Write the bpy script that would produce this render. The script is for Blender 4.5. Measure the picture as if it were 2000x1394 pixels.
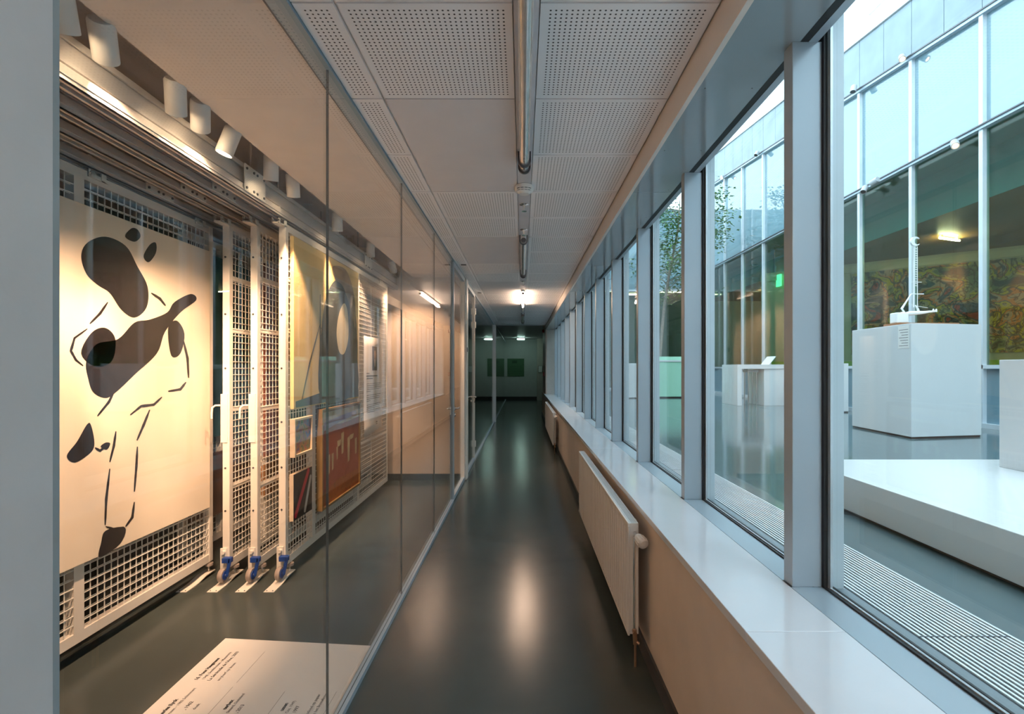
import bpy, bmesh, math, random
from mathutils import Vector, Matrix

random.seed(7)
for o in list(bpy.data.objects):
    bpy.data.objects.remove(o)
SC = bpy.context.scene
COL = SC.collection
PI = math.pi

# ------------------------------------------------------------------ camera, sky, exposure
FPX, VX, VY, EYE = 983.0, 1020.0, 719.0, 1.5          # focal length and vanishing point in photo pixels
cam_d = bpy.data.cameras.new('camera')
cam_d.sensor_fit = 'HORIZONTAL'
cam_d.sensor_width = 36.0
cam_d.lens = FPX / 2000.0 * 36.0
cam_d.shift_x = -(VX - 1000.0) / 2000.0
cam_d.shift_y = (VY - 697.0) / 2000.0
cam_d.clip_start = 0.02
cam = bpy.data.objects.new('camera', cam_d)
cam.location = (0, 0, EYE)
cam.rotation_euler = (PI / 2, 0, 0)
COL.objects.link(cam)
SC.camera = cam

world = bpy.data.worlds.new('overcast_sky')
SC.world = world
world.use_nodes = True
bgn = world.node_tree.nodes['Background']
bgn.inputs[0].default_value = (0.72, 0.88, 1.0, 1)
bgn.inputs[1].default_value = 3.0

SC.view_settings.view_transform = 'Standard'
SC.view_settings.look = 'None'
SC.view_settings.gamma = 1.0
SC.view_settings.use_curve_mapping = False
SC.view_settings.exposure = 0.87
SC.cycles.max_bounces = 7
SC.cycles.diffuse_bounces = 4
SC.cycles.glossy_bounces = 4
SC.cycles.transparent_max_bounces = 20
SC.cycles.sample_clamp_indirect = 6.0

# ------------------------------------------------------------------ helpers
def px(x, y, **k):
    """photo pixel -> point on a known plane (x=, y= or z=)"""
    dx, dz = (x - VX) / FPX, (VY - y) / FPX
    if 'X' in k: Y = k['X'] / dx
    elif 'Y' in k: Y = k['Y']
    else: Y = (k['Z'] - EYE) / dz
    return Vector((dx * Y, Y, EYE + dz * Y))

def wl(o):
    v = Vector((0, 0, 0))
    while o is not None:
        v += o.location
        o = o.parent
    return v

class MB:
    def __init__(s):
        s.v, s.f = [], []
    def add(s, vs, fs):
        b = len(s.v)
        s.v += [tuple(v) for v in vs]
        s.f += [tuple(b + i for i in f) for f in fs]
        return s
    def box(s, x0, x1, y0, y1, z0, z1):
        return s.add([(x0,y0,z0),(x1,y0,z0),(x1,y1,z0),(x0,y1,z0),(x0,y0,z1),(x1,y0,z1),(x1,y1,z1),(x0,y1,z1)],
                     [(0,3,2,1),(4,5,6,7),(0,1,5,4),(1,2,6,5),(2,3,7,6),(3,0,4,7)])
    def prism(s, pts, vec):
        """pts: 3d polygon, extruded by vec"""
        n = len(pts); vec = Vector(vec)
        vs = [Vector(p) for p in pts] + [Vector(p) + vec for p in pts]
        return s.add(vs, [tuple(range(n))[::-1], tuple(range(n, 2*n))] + [(i, (i+1) % n, n+(i+1) % n, n+i) for i in range(n)])
    def tube(s, p0, p1, r, n=10, r2=None):
        p0, p1 = Vector(p0), Vector(p1); r2 = r if r2 is None else r2
        d = (p1 - p0).normalized()
        a = d.orthogonal().normalized(); b = d.cross(a)
        vs = []
        for p, rr in ((p0, r), (p1, r2)):
            for i in range(n):
                t = 2*PI*i/n
                vs.append(p + (a*math.cos(t) + b*math.sin(t))*rr)
        return s.add(vs, [tuple(range(n))[::-1], tuple(range(n, 2*n))] + [(i, (i+1) % n, n+(i+1) % n, n+i) for i in range(n)])
    def path(s, pts, r, n=8):
        """swept tube through points; r a number or a list"""
        pts = [Vector(p) for p in pts]
        rs = r if isinstance(r, (list, tuple)) else [r]*len(pts)
        vs, fs = [], []
        ref = None
        for i, p in enumerate(pts):
            d = (pts[min(i+1, len(pts)-1)] - pts[max(i-1, 0)]).normalized()
            if ref is None: a = d.orthogonal().normalized()
            else:
                a = ref - d*ref.dot(d); a.normalize()
            ref = a; b = d.cross(a)
            for k in range(n):
                t = 2*PI*k/n
                vs.append(p + (a*math.cos(t) + b*math.sin(t))*rs[i])
        for i in range(len(pts)-1):
            for k in range(n):
                fs.append((i*n+k, i*n+(k+1) % n, (i+1)*n+(k+1) % n, (i+1)*n+k))
        fs.append(tuple(range(n))[::-1]); fs.append(tuple((len(pts)-1)*n+k for k in range(n)))
        return s.add(vs, fs)
    def lathe(s, prof, o, n=24, axis=(0, 0, 1)):
        """prof: (radius, height) along axis from o"""
        d = Vector(axis).normalized(); a = d.orthogonal().normalized(); b = d.cross(a); o = Vector(o)
        vs, fs = [], []
        for (r, h) in prof:
            for k in range(n):
                t = 2*PI*k/n
                vs.append(o + d*h + (a*math.cos(t) + b*math.sin(t))*max(r, 1e-5))
        for i in range(len(prof)-1):
            for k in range(n):
                fs.append((i*n+k, i*n+(k+1) % n, (i+1)*n+(k+1) % n, (i+1)*n+k))
        return s.add(vs, fs)
    def build(s, name, mat, parent=None, kind=None, smooth=False, bevel=0.0, at=None):
        org = wl(parent) if parent is not None else Vector(at if at is not None else (0, 0, 0))
        me = bpy.data.meshes.new(name)
        me.from_pydata([(v[0]-org.x, v[1]-org.y, v[2]-org.z) for v in s.v], [], s.f)
        bm = bmesh.new(); bm.from_mesh(me)
        bmesh.ops.recalc_face_normals(bm, faces=bm.faces)
        bm.to_mesh(me); bm.free()
        if smooth:
            for p in me.polygons: p.use_smooth = True
        me.materials.append(mat)
        o = bpy.data.objects.new(name, me)
        COL.objects.link(o)
        if parent is not None: o.parent = parent
        else: o.location = org
        if kind: o['kind'] = kind
        if bevel:
            m = o.modifiers.new('edge', 'BEVEL'); m.width = bevel; m.segments = 2; m.limit_method = 'ANGLE'
        if smooth:
            m = o.modifiers.new('split', 'EDGE_SPLIT'); m.split_angle = math.radians(38)
        return o

def box(name, mat, parent, *b, **k):
    return MB().box(*b).build(name, mat, parent, **k)

def tag(o, label, cat, group=None):
    o['label'] = label; o['category'] = cat
    if group: o['group'] = group
    return o

def thing(name, label, cat, loc=(0, 0, 0), group=None):
    o = bpy.data.objects.new(name, None)
    o.empty_display_size = 0.1
    COL.objects.link(o); o.location = loc
    return tag(o, label, cat, group)

def struct(name, loc=(0, 0, 0)):
    o = bpy.data.objects.new(name, None); COL.objects.link(o); o.location = loc; o['kind'] = 'structure'
    return o

def copy_tree(o, parent=None):
    c = o.copy(); COL.objects.link(c); c.parent = parent
    for ch in o.children: copy_tree(ch, c)
    return c

def text_part(name, body, size, mat, parent, origin, xdir, ydir, align='LEFT', bold=0.0):
    cu = bpy.data.curves.new('lettering', 'FONT'); cu.body = body; cu.size = size; cu.align_x = align; cu.offset = bold; cu.resolution_u = 3
    to = bpy.data.objects.new('lettering', cu); COL.objects.link(to)
    dg = bpy.context.evaluated_depsgraph_get(); dg.update()
    me = bpy.data.meshes.new_from_object(to.evaluated_get(dg))
    bpy.data.objects.remove(to)
    org = Vector(origin); X, Y = Vector(xdir), Vector(ydir)
    mb = MB(); mb.v = [tuple(org + X*v.co.x + Y*v.co.y) for v in me.vertices]; mb.f = [tuple(p.vertices) for p in me.polygons]
    bpy.data.meshes.remove(me)
    return mb.build(name, mat, parent)

def smooth_poly(pts, n=5):
    out = []; N = len(pts)
    for i in range(N):
        p0, p1, p2, p3 = pts[i-1], pts[i], pts[(i+1) % N], pts[(i+2) % N]
        for k in range(n):
            t = k/n
            out.append(tuple(.5*((2*b)+(c-a)*t+(2*a-5*b+4*c-d)*t*t+(-a+3*b-3*c+d)*t**3) for a, b, c, d in zip(p0, p1, p2, p3)))
    return out

# ------------------------------------------------------------------ materials
def nodes_of(name):
    m = bpy.data.materials.new(name); m.use_nodes = True
    nt = m.node_tree
    return m, nt, nt.nodes['Principled BSDF']

def mat(name, col, rough=.5, metal=0.0, var=0.04, scale=6.0, bump=0.0, bscale=60.0, spec=.5, coat=0.0, emit=None, estr=0.0):
    m, nt, b = nodes_of(name)
    N, L = nt.nodes, nt.links
    b.inputs['Roughness'].default_value = rough
    b.inputs['Metallic'].default_value = metal
    b.inputs['Specular IOR Level'].default_value = spec
    b.inputs['Coat Weight'].default_value = coat
    b.inputs['Coat Roughness'].default_value = .08
    tc = N.new('ShaderNodeTexCoord')
    nz = N.new('ShaderNodeTexNoise'); nz.inputs['Scale'].default_value = scale; nz.inputs['Detail'].default_value = 4
    L.new(tc.outputs['Object'], nz.inputs['Vector'])
    rp = N.new('ShaderNodeValToRGB')
    rp.color_ramp.elements[0].position = .3; rp.color_ramp.elements[1].position = .7
    rp.color_ramp.elements[0].color = tuple(max(0, c*(1-var)) for c in col[:3]) + (1,)
    rp.color_ramp.elements[1].color = tuple(min(1, c*(1+var)) for c in col[:3]) + (1,)
    L.new(nz.outputs['Fac'], rp.inputs['Fac'])
    L.new(rp.outputs['Color'], b.inputs['Base Color'])
    if bump:
        n2 = N.new('ShaderNodeTexNoise'); n2.inputs['Scale'].default_value = bscale; n2.inputs['Detail'].default_value = 3
        L.new(tc.outputs['Object'], n2.inputs['Vector'])
        bp = N.new('ShaderNodeBump'); bp.inputs['Strength'].default_value = bump; bp.inputs['Distance'].default_value = .01
        L.new(n2.outputs['Fac'], bp.inputs['Height']); L.new(bp.outputs['Normal'], b.inputs['Normal'])
    if emit:
        b.inputs['Emission Color'].default_value = tuple(emit) + (1,)
        b.inputs['Emission Strength'].default_value = estr
    return m

def glass_mat(name, tint=(.97, .985, .98), f0=.04, gain=1.0, body=None, bodyfac=0.0):
    """thin clear pane: straight transmission plus angle-dependent mirror reflection"""
    m = bpy.data.materials.new(name); m.use_nodes = True
    nt = m.node_tree; N, L = nt.nodes, nt.links
    for n in list(N): N.remove(n)
    out = N.new('ShaderNodeOutputMaterial')
    tr = N.new('ShaderNodeBsdfTransparent'); tr.inputs[0].default_value = tint + (1,)
    gl = N.new('ShaderNodeBsdfGlossy'); gl.inputs['Roughness'].default_value = 0.0; gl.inputs[0].default_value = (1, 1, 1, 1)
    ge = N.new('ShaderNodeNewGeometry')
    dt = N.new('ShaderNodeVectorMath'); dt.operation = 'DOT_PRODUCT'
    L.new(ge.outputs['Normal'], dt.inputs[0]); L.new(ge.outputs['Incoming'], dt.inputs[1])
    def mth(op, a, b=None):
        n = N.new('ShaderNodeMath'); n.operation = op
        for i, v in enumerate((a, b)):
            if v is None: continue
            if isinstance(v, (int, float)): n.inputs[i].default_value = v
            else: L.new(v, n.inputs[i])
        return n.outputs[0]
    c = mth('ABSOLUTE', dt.outputs['Value'])
    p = mth('POWER', mth('SUBTRACT', 1.0, c), 5.0)
    f = mth('ADD', mth('MULTIPLY', p, (1-f0)*gain), f0)
    mx = N.new('ShaderNodeMixShader')
    L.new(f, mx.inputs[0]); L.new(tr.outputs[0], mx.inputs[1]); L.new(gl.outputs[0], mx.inputs[2])
    last = mx
    if body:
        df = N.new('ShaderNodeBsdfDiffuse'); df.inputs[0].default_value = body + (1,)
        nz = N.new('ShaderNodeTexNoise'); nz.inputs['Scale'].default_value = .8
        m0 = N.new('ShaderNodeMixShader'); m0.inputs[0].default_value = bodyfac
        L.new(tr.outputs[0], m0.inputs[1]); L.new(df.outputs[0], m0.inputs[2]); L.new(m0.outputs[0], mx.inputs[1])
    L.new(last.outputs[0], out.inputs[0])
    return m

def perforated(name, w, d):
    """white tile with rows of round holes, in the tile's own coordinates"""
    m, nt, b = nodes_of(name); N, L = nt.nodes, nt.links
    b.inputs['Roughness'].default_value = .6
    tc = N.new('ShaderNodeTexCoord'); sp = N.new('ShaderNodeSeparateXYZ'); L.new(tc.outputs['Object'], sp.inputs[0])
    def mth(op, a, bb=None):
        n = N.new('ShaderNodeMath'); n.operation = op
        for i, v in enumerate((a, bb)):
            if v is None: continue
            if isinstance(v, (int, float)): n.inputs[i].default_value = v
            else: L.new(v, n.inputs[i])
        return n.outputs[0]
    pitch = .0188
    q, keep = [], []
    for s, size in ((sp.outputs['X'], w), (sp.outputs['Y'], d)):
        n = max(1, int((size-.04)//pitch)); off = (size - n*pitch)/2
        u = mth('DIVIDE', mth('SUBTRACT', s, off), pitch)
        fr = mth('SUBTRACT', mth('FRACT', u), .5)
        q.append(mth('MULTIPLY', fr, fr))
        keep.append(mth('LESS_THAN', mth('ABSOLUTE', mth('SUBTRACT', s, size/2)), n*pitch/2))
    r2 = mth('ADD', q[0], q[1])
    hole = mth('MULTIPLY', mth('MULTIPLY', mth('LESS_THAN', r2, .20**2), keep[0]), keep[1])
    mx = N.new('ShaderNodeMix'); mx.data_type = 'RGBA'
    mx.inputs[6].default_value = (.88, .85, .85, 1); mx.inputs[7].default_value = (.06, .055, .055, 1)
    L.new(hole, mx.inputs[0]); L.new(mx.outputs[2], b.inputs['Base Color'])
    return m

def emis(name, col, s):
    return mat(name, (.9, .9, .9), .4, emit=col, estr=s)

WHITE = mat('white_paint', (.78, .75, .72), .45, bump=.03, bscale=180)
PILLAR = mat('pillar_paint', (.66, .69, .72), .4, bump=.03, bscale=120)
BEIGE = mat('warm_wall_paint', (.76, .64, .54), .5, bump=.03, bscale=150)
FASC = mat('fascia_gloss', (.72, .66, .60), .12, var=.02)
SILL = mat('sill_laminate', (.74, .77, .82), .16, var=.015, coat=.3)
ALU = mat('anodised_aluminium', (.41, .50, .57), .38, metal=.25, var=.02, scale=3)
SOFF = mat('soffit_metal', (.34, .39, .42), .10, metal=.25, var=.02)
RAILM = mat('rail_aluminium', (.66, .61, .57), .45, metal=.35, var=.04)
GALV = mat('galvanised_steel', (.78, .76, .74), .22, metal=.7, var=.08, scale=20)
DARKM = mat('dark_metal', (.10, .10, .11), .35, metal=.6)
CHROME = mat('chrome', (.8, .8, .8), .12, metal=1.0)
BLACK = mat('black_rubber', (.012, .013, .015), .5)
SPACER = mat('spacer_steel', (.6, .66, .7), .3, metal=.5)
LINO = mat('dark_linoleum', (.062, .077, .074), .20, var=.08, scale=2.2, bump=.03, bscale=260)
ALINO = mat('atrium_floor', (.10, .14, .15), .10, var=.05, scale=1.5)
BASEB = mat('dark_baseboard', (.06, .062, .065), .4)
RACKW = mat('rack_powder_coat', (.80, .76, .70), .4, var=.02)
WIRE = mat('mesh_wire', (.82, .79, .74), .4, var=.02)
VOID = mat('void_plaster', (.66, .56, .49), .6)
STCEIL = mat('store_ceiling', (.74, .67, .62), .5)
CEILG = mat('ceiling_grid', (.82, .80, .80), .5)
STRIP = mat('ceiling_strip', (.62, .61, .64), .45)
PLAIN = mat('plain_tile', (.74, .71, .72), .45, var=.02)
RADW = mat('radiator_enamel', (.80, .77, .73), .3, var=.01)
RADG = mat('radiator_grille', (.62, .65, .66), .3)
COPPER = mat('copper_pipe', (.45, .28, .18), .3, metal=.8)
SPOTW = mat('spot_enamel', (.80, .76, .72), .35)
BLUE = mat('blue_plastic', (.015, .06, .30), .35)
RUBBER = mat('grey_rubber', (.36, .30, .27), .6)
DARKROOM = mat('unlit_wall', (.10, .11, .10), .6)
PAPER = mat('paper', (.86, .83, .80), .6, var=.01)
INK = mat('ink', (.03, .028, .03), .6)
INKG = mat('grey_ink', (.18, .17, .17), .6)
FURN = mat('white_furniture', (.74, .75, .76), .25, var=.01, coat=.2)
SHADOWGAP = mat('plinth_foot', (.09, .06, .05), .6)
MINT = mat('mint_laminate', (.40, .74, .56), .3, var=.01)
GLASS = glass_mat('clear_glass', (.985, .99, .985), .028, .85)
WGLASS = glass_mat('window_glass', (.93, .975, .97), .03, .8)
FGLASS = glass_mat('facade_glass', (.64, .78, .73), .022, .8)
UGLASS = glass_mat('frosted_facade_glass', (.5, .7, .75), .12, .8, body=(.21, .34, .40), bodyfac=.8)
LGLASS = glass_mat('spandrel_glass', (.3, .4, .45), .08, .8, body=(.20, .33, .40), bodyfac=.9)
ZINC = mat('zinc_sheet', (.21, .27, .31), .4, metal=.1, var=.14, scale=2.5)
FACW = mat('white_render', (.88, .88, .88), .6)
MULL = mat('facade_aluminium', (.66, .72, .77), .35, metal=.2)
SLAT = mat('grille_slat', (.80, .82, .83), .3, metal=.2)
PIT = mat('grille_pit', (.03, .035, .04), .6)

CAPM = mat('cap_aluminium', (.48, .54, .58), .35, metal=.2)
EDGEM = mat('grille_edge', (.16, .19, .21), .5)
RAILB = mat('blue_grey_rail', (.26, .35, .41), .4, metal=.1)
JOINT = mat('joint_seal', (.16, .15, .14), .4)
WARM = (1.0, .61, .37)

# ------------------------------------------------------------------ main dimensions (metres; camera at x=0, y=0, z=1.5, looking along +y)
ZC = 2.72               # ceiling
GX = -.79               # glass partition plane
WX, SX = .64, .62       # parapet wall face, sill front
ZS = .77                # sill top and atrium floor
BX = .667               # bulkhead face
ZSOF = 2.59             # window head soffit
Y0, YW, YE = -2.6, 14.35, 24.0
P0, PM = 1.68, 1.12     # window posts: first and module
FX = 5.66               # facade across the atrium

# ------------------------------------------------------------------ corridor shell
box('floor', LINO, None, -4.3, 1.7, Y0, YE+.3, -.12, 0, kind='structure')

ceil = struct('ceiling')
box('ceiling_slab', CEILG, ceil, -.86, .69, Y0, 14.3, ZC+.012, ZC+.3)
def tile_mesh(w, d, m):
    mb = MB().box(0, w, 0, d, 0, .012)
    o = mb.build('ceiling_tile', m); me = o.data; bpy.data.objects.remove(o); return me
cols = [(-.772, .138, 'n'), (-.622, .588, 'l'), (.062, .597, 'r')]
tm = {}
for x0, w, k in cols:
    tm[k] = tile_mesh(w, .592, perforated('perforated_tile_'+k, w, .592))
plain_me = tile_mesh(.588, 1.192, PLAIN)
rows = [1.68 + .6*i for i in range(-7, 21)]
for x0, w, k in cols:
    for y in rows:
        if k == 'l':
            ph = (y - 2.28) / .6
            q = round(ph) % 4
            if q == 0:
                o = bpy.data.objects.new('ceiling_tile', plain_me)
            elif q == 1: continue
            else: o = bpy.data.objects.new('ceiling_tile', tm[k])
        else: o = bpy.data.objects.new('ceiling_tile', tm[k])
        COL.objects.link(o); o.parent = ceil; o.location = (x0, y+.004, ZC)
box('ceiling_strip', STRIP, ceil, -.030, .058, Y0, 14.3, ZC+.001, ZC+.013)

far = struct('ceiling_far')
box('ceiling_slab', PLAIN, far, -4.3, 1.7, 14.3, YE+.3, ZC+.16, ZC+.3)
box('ceiling_step', STRIP, far, -.86, .69, 14.3, 14.36, ZC, ZC+.17)

box('wall_back', WHITE, None, -4.3, 1.2, Y0-.2, Y0, -.1, 3.2, kind='structure')
box('wall_end', mat('end_wall_paint', (.42, .45, .43), .45), None, -4.3, 1.9, YE, YE+.2, 0, 3.0, kind='structure')
box('baseboard_end', BLACK, None, -4.2, .70, YE-.015, YE, 0, .15, kind='structure')
box('wall_end_pier', mat('pier_paint', (.50, .46, .40), .5), None, .70, 1.0, YE-.55, YE-.02, 0, 2.88, kind='structure')
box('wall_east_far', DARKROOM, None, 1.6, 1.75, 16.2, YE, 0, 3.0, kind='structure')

# parapet wall, sill, baseboard
box('wall_east', BEIGE, None, WX, 1.0, Y0, 16.3, 0, ZS-.03, kind='structure')
box('wall_east_end', BEIGE, None, BX, 1.05, YW, 16.3, ZS-.03, ZC+.16, kind='structure')
box('baseboard_east', BASEB, None, WX-.012, WX, Y0, 16.3, 0, .085, kind='structure')
sill = struct('trim_1')
for a, b in ((Y0, 1.395), (1.3965, 4.60), (4.6015, 7.8), (7.8015, 11.0), (11.0015, YW)):
    box('sill_board', SILL, sill, SX, .897, a, b, ZS-.03, ZS, bevel=.002)
bulk = struct('trim_2')
box('bulkhead_face', FASC, bulk, BX, BX+.02, Y0, YW, ZSOF, ZC+.2)
sof = struct('trim_3')
ys = [Y0, .88, 3.12, 5.36, 7.60, 9.84, 12.08, YW]
for a, b in zip(ys[:-1], ys[1:]):
    so = box('soffit_panel', SOFF, sof, BX+.02, .928, a+.0015, b-.0015, ZSOF, ZSOF+.02)
    for yy in [k*.56 + .28 for k in range(-4, 26)]:
        if a < yy < b and yy < 6:
            for xx in (BX+.045, .895):
                MB().tube((xx, yy, ZSOF-.0015), (xx, yy, ZSOF), .003, 8).build('screw', DARKM, so)
head = struct('trim_4')
box('gasket', BLACK, head, .928, .956, Y0, YW, ZSOF-.001, ZSOF+.04)
box('head_frame', ALU, head, .956, .986, Y0, YW, ZSOF-.002, ZSOF+.20)
box('head_seal', BLACK, head, .986, 1.06, Y0, YW, ZSOF+.11, ZSOF+.13)
box('wall_above_windows', FACW, None, 1.0, 1.14, Y0-3, 17, ZSOF+.20, 6.6, kind='structure')
box('roof_corridor', PLAIN, None, -4.4, 1.0, Y0-.2, YE+.3, 3.22, 3.3, kind='structure')
box('wall_reveal', WHITE, None, .70, 1.05, YW-.02, YW+.0, ZS, ZSOF, kind='structure')

# windows: post, bottom frame, gasket, spacer, pane
n_win = 12
for i in range(-2, n_win):
    y = P0 + PM*i
    ynext = y + PM if i < n_win-1 else YW-.02
    w = struct('window_%d' % (i+3), (.9, y, ZS))
    box('post', ALU, w, .902, 1.0, y, y+.056, ZS, ZSOF+.0, bevel=.002)
    box('outer_cap', CAPM, w, 1.027, 1.066, y-.012, y+.06, ZS+.0, ZSOF+.11)
    box('gasket', BLACK, w, 1.0, 1.012, y-.012, y+.068, ZS+.002, ZSOF+.11)
    a, b = y+.056, ynext
    box('bottom_frame', ALU, w, .898, 1.0, a, b, ZS-.03, ZS)
    box('gasket', BLACK, w, 1.0, 1.008, a, b, ZS-.03, ZS+.006)
    box('spacer', SPACER, w, 1.012, 1.020, a, b, ZS-.03, ZS+.008)
    box('gasket', BLACK, w, 1.020, 1.028, a, b, ZS-.03, ZS+.010)
    box('outer_frame', SPACER, w, 1.030, 1.036, a, b, ZS-.03, ZS+.004)
    box('spacer', SPACER, w, 1.013, 1.021, b-.026, b-.012, ZS, ZSOF+.11)
    box('pane', WGLASS, w, 1.0145, 1.0225, a+.004, b-.004, ZS+.004, ZSOF+.11)

# ------------------------------------------------------------------ glazed partition to the art store
part = struct('wall_west_glazed')
box('top_rail', RAILB, part, -.846, -.775, .84, YE, ZC-.012, ZC+.02)
box('top_rail_seal', BLACK, part, -.852, -.846, .84, YE, ZC-.014, ZC+.02)
box('bottom_rail', ALU, part, -.806, -.768, .84, 5.66, 0, .026)
box('bottom_rail', ALU, part, -.806, -.768, 8.17, YE, 0, .026)
box('bottom_rail_groove', BLACK, part, -.789, -.785, .84, 5.66, .02, .0268)
edges = [.86, 2.04, 3.29, 4.51, 5.655]
for a, b in zip(edges[:-1], edges[1:]):
    box('glass_pane', GLASS, part, GX-.005, GX+.005, a+.0025, b-.0025, .02, ZC-.005)
    box('glass_joint', JOINT, part, GX-.005, GX+.005, b-.0012, b+.0012, .026, ZC-.012)
for a, b in ((8.20, 11.1), (11.1, 14.06), (14.16, 19.0), (19.0, YE)):
    box('glass_pane', GLASS, part, GX-.005, GX+.005, a+.0025, b-.0025, .02, ZC+.1)
box('post', RACKW, part, -.80, -.742, 6.74, 6.92, 0, ZC-.012, bevel=.012)
box('reader_plate', DARKM, part, -.741, -.735, 6.745, 6.78, 1.72, 1.78)
box('post', MULL, part, -.80, -.735, 14.06, 14.16, 0, ZC-.012)

def glass_door(name, y0, y1, hinge_far, handle_y):
    d = struct(name, (GX, y0, 0))
    box('stile', ALU, d, -.812, -.768, y0, y0+.035, .01, ZC-.02)
    box('stile', RACKW, d, -.812, -.768, y1-.04, y1, .01, ZC-.02)
    box('door_rail', ALU, d, -.812, -.768, y0+.035, y1-.04, .01, .055)
    box('door_rail', ALU, d, -.812, -.768, y0+.035, y1-.04, ZC-.07, ZC-.02)
    box('threshold', CHROME, d, -.812, -.766, y0, y1, 0, .008)
    box('glass_pane', GLASS, d, GX-.004, GX+.004, y0+.035, y1-.04, .055, ZC-.07)
    for s in (1, -1):
        h = MB()
        h.tube((GX, handle_y, 1.045), (GX+s*.062, handle_y, 1.045), .011, 12)
        h.tube((GX+s*.058, handle_y-.008, 1.045), (GX+s*.058, handle_y+.13*hinge_far, 1.045), .010, 12)
        h.lathe([(0, .0), (.026, 0), (.026, .008), (0, .008)], (GX+s*.022, handle_y, 1.045), 20, (s, 0, 0))
        h.lathe([(0, .0), (.026, 0), (.026, .012), (0, .012)], (GX+s*.022, handle_y, .975), 20, (s, 0, 0))
        h.build('handle', CHROME, d, smooth=True)
    for z in (.28, 2.2, 2.42):
        MB().tube((-.760, y1-.02, z-.05), (-.760, y1-.02, z+.05), .011, 10).build('hinge', RACKW, d)
    return d
glass_door('door_1', 5.66, 6.72, 1, 5.72)
glass_door('door_2', 6.94, 8.17, -1, 8.05)

pil = struct('wall_west')
box('wall_panel', PILLAR, pil, -.93, -.78, Y0, .836, 0, ZC+.02)
box('edge_profile', mat('grey_edge_profile', (.33, .40, .44), .4), pil, -.93, -.7795, .836, .848, 0, ZC+.02)

# store room
box('wall_store_end', BEIGE, None, -4.3, -.812, 6.76, 6.92, 0, 3.2, kind='structure')
box('baseboard_store_end', BASEB, None, -4.2, -.815, 6.745, 6.76, 0, .085, kind='structure')
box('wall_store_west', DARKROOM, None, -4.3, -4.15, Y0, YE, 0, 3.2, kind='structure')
box('wall_store_south', BEIGE, None, -4.2, -.93, Y0, Y0+.1, 0, 3.2, kind='structure')
box('ceiling_store', STCEIL, None, -1.45, -.852, Y0, 6.76, ZC, ZC+.02, kind='structure')
box('trim_5', STCEIL, None, -1.47, -1.45, Y0, 6.76, ZC, 3.18, kind='structure')
box('ceiling_store_void', VOID, None, -4.2, -1.47, Y0, 6.76, 3.12, 3.2, kind='structure')

# ------------------------------------------------------------------ rails over the racks
rail_c = [-1.698, -1.888, -2.078, -2.285]
RACK_TH = .045
for i, c in enumerate(rail_c):
    r = thing('ceiling_rail', 'long aluminium rail with splice plates over the ' + ['rack with four artworks', 'rack with the gilt-framed picture', 'rack with the rust-brown canvas', 'pulled-out rack'][i], 'rail', (c, 3.0, 2.545), 'rails the art racks slide on')
    ya, yb = Y0+.1, 6.74
    m = MB()
    m.box(c-.006, c+.006, ya, yb, 2.60, 2.725)
    m.box(c-.034, c+.034, ya, yb, 2.592, 2.604)
    m.box(c-.022, c+.022, ya, yb, 2.62, 2.628)
    m.box(c-.034, c-.027, ya, yb, 2.545, 2.592); m.box(c+.027, c+.034, ya, yb, 2.545, 2.592)
    m.box(c+.034, c+.039, ya, yb, 2.566, 2.572); m.box(c-.039, c-.034, ya, yb, 2.566, 2.572)
    m.box(c-.034, c-.014, ya, yb, 2.545, 2.551); m.box(c+.014, c+.034, ya, yb, 2.545, 2.551)
    m.build('profile', RAILM, r)
    m = MB(); m.box(c-.035, c+.035, ya, yb, 2.712, 2.725); m.box(c+.028, c+.035, ya, yb, 2.70, 2.712)
    m.build('flange', RAILM, r)
    m = MB()
    for yy in (.2, 1.7, 3.5, 5.2): m.tube((c, yy, 2.72), (c, yy, 3.12), .008, 8)
    m.build('hanger_rod', GALV, r, kind='stuff')
    for yp in (3.0, .9, 5.3):
        s = box('splice_plate', RACKW, r, c+.0395, c+.0445, yp, yp+.24, 2.565, 2.725)
        m = MB()
        for yy in (.02, .10, .14, .22):
            for zz in (2.585, 2.70): m.tube((c+.0445, yp+yy, zz), (c+.0505, yp+yy, zz), .008, 8)
        m.build('bolt', DARKM, s, kind='stuff')

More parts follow.
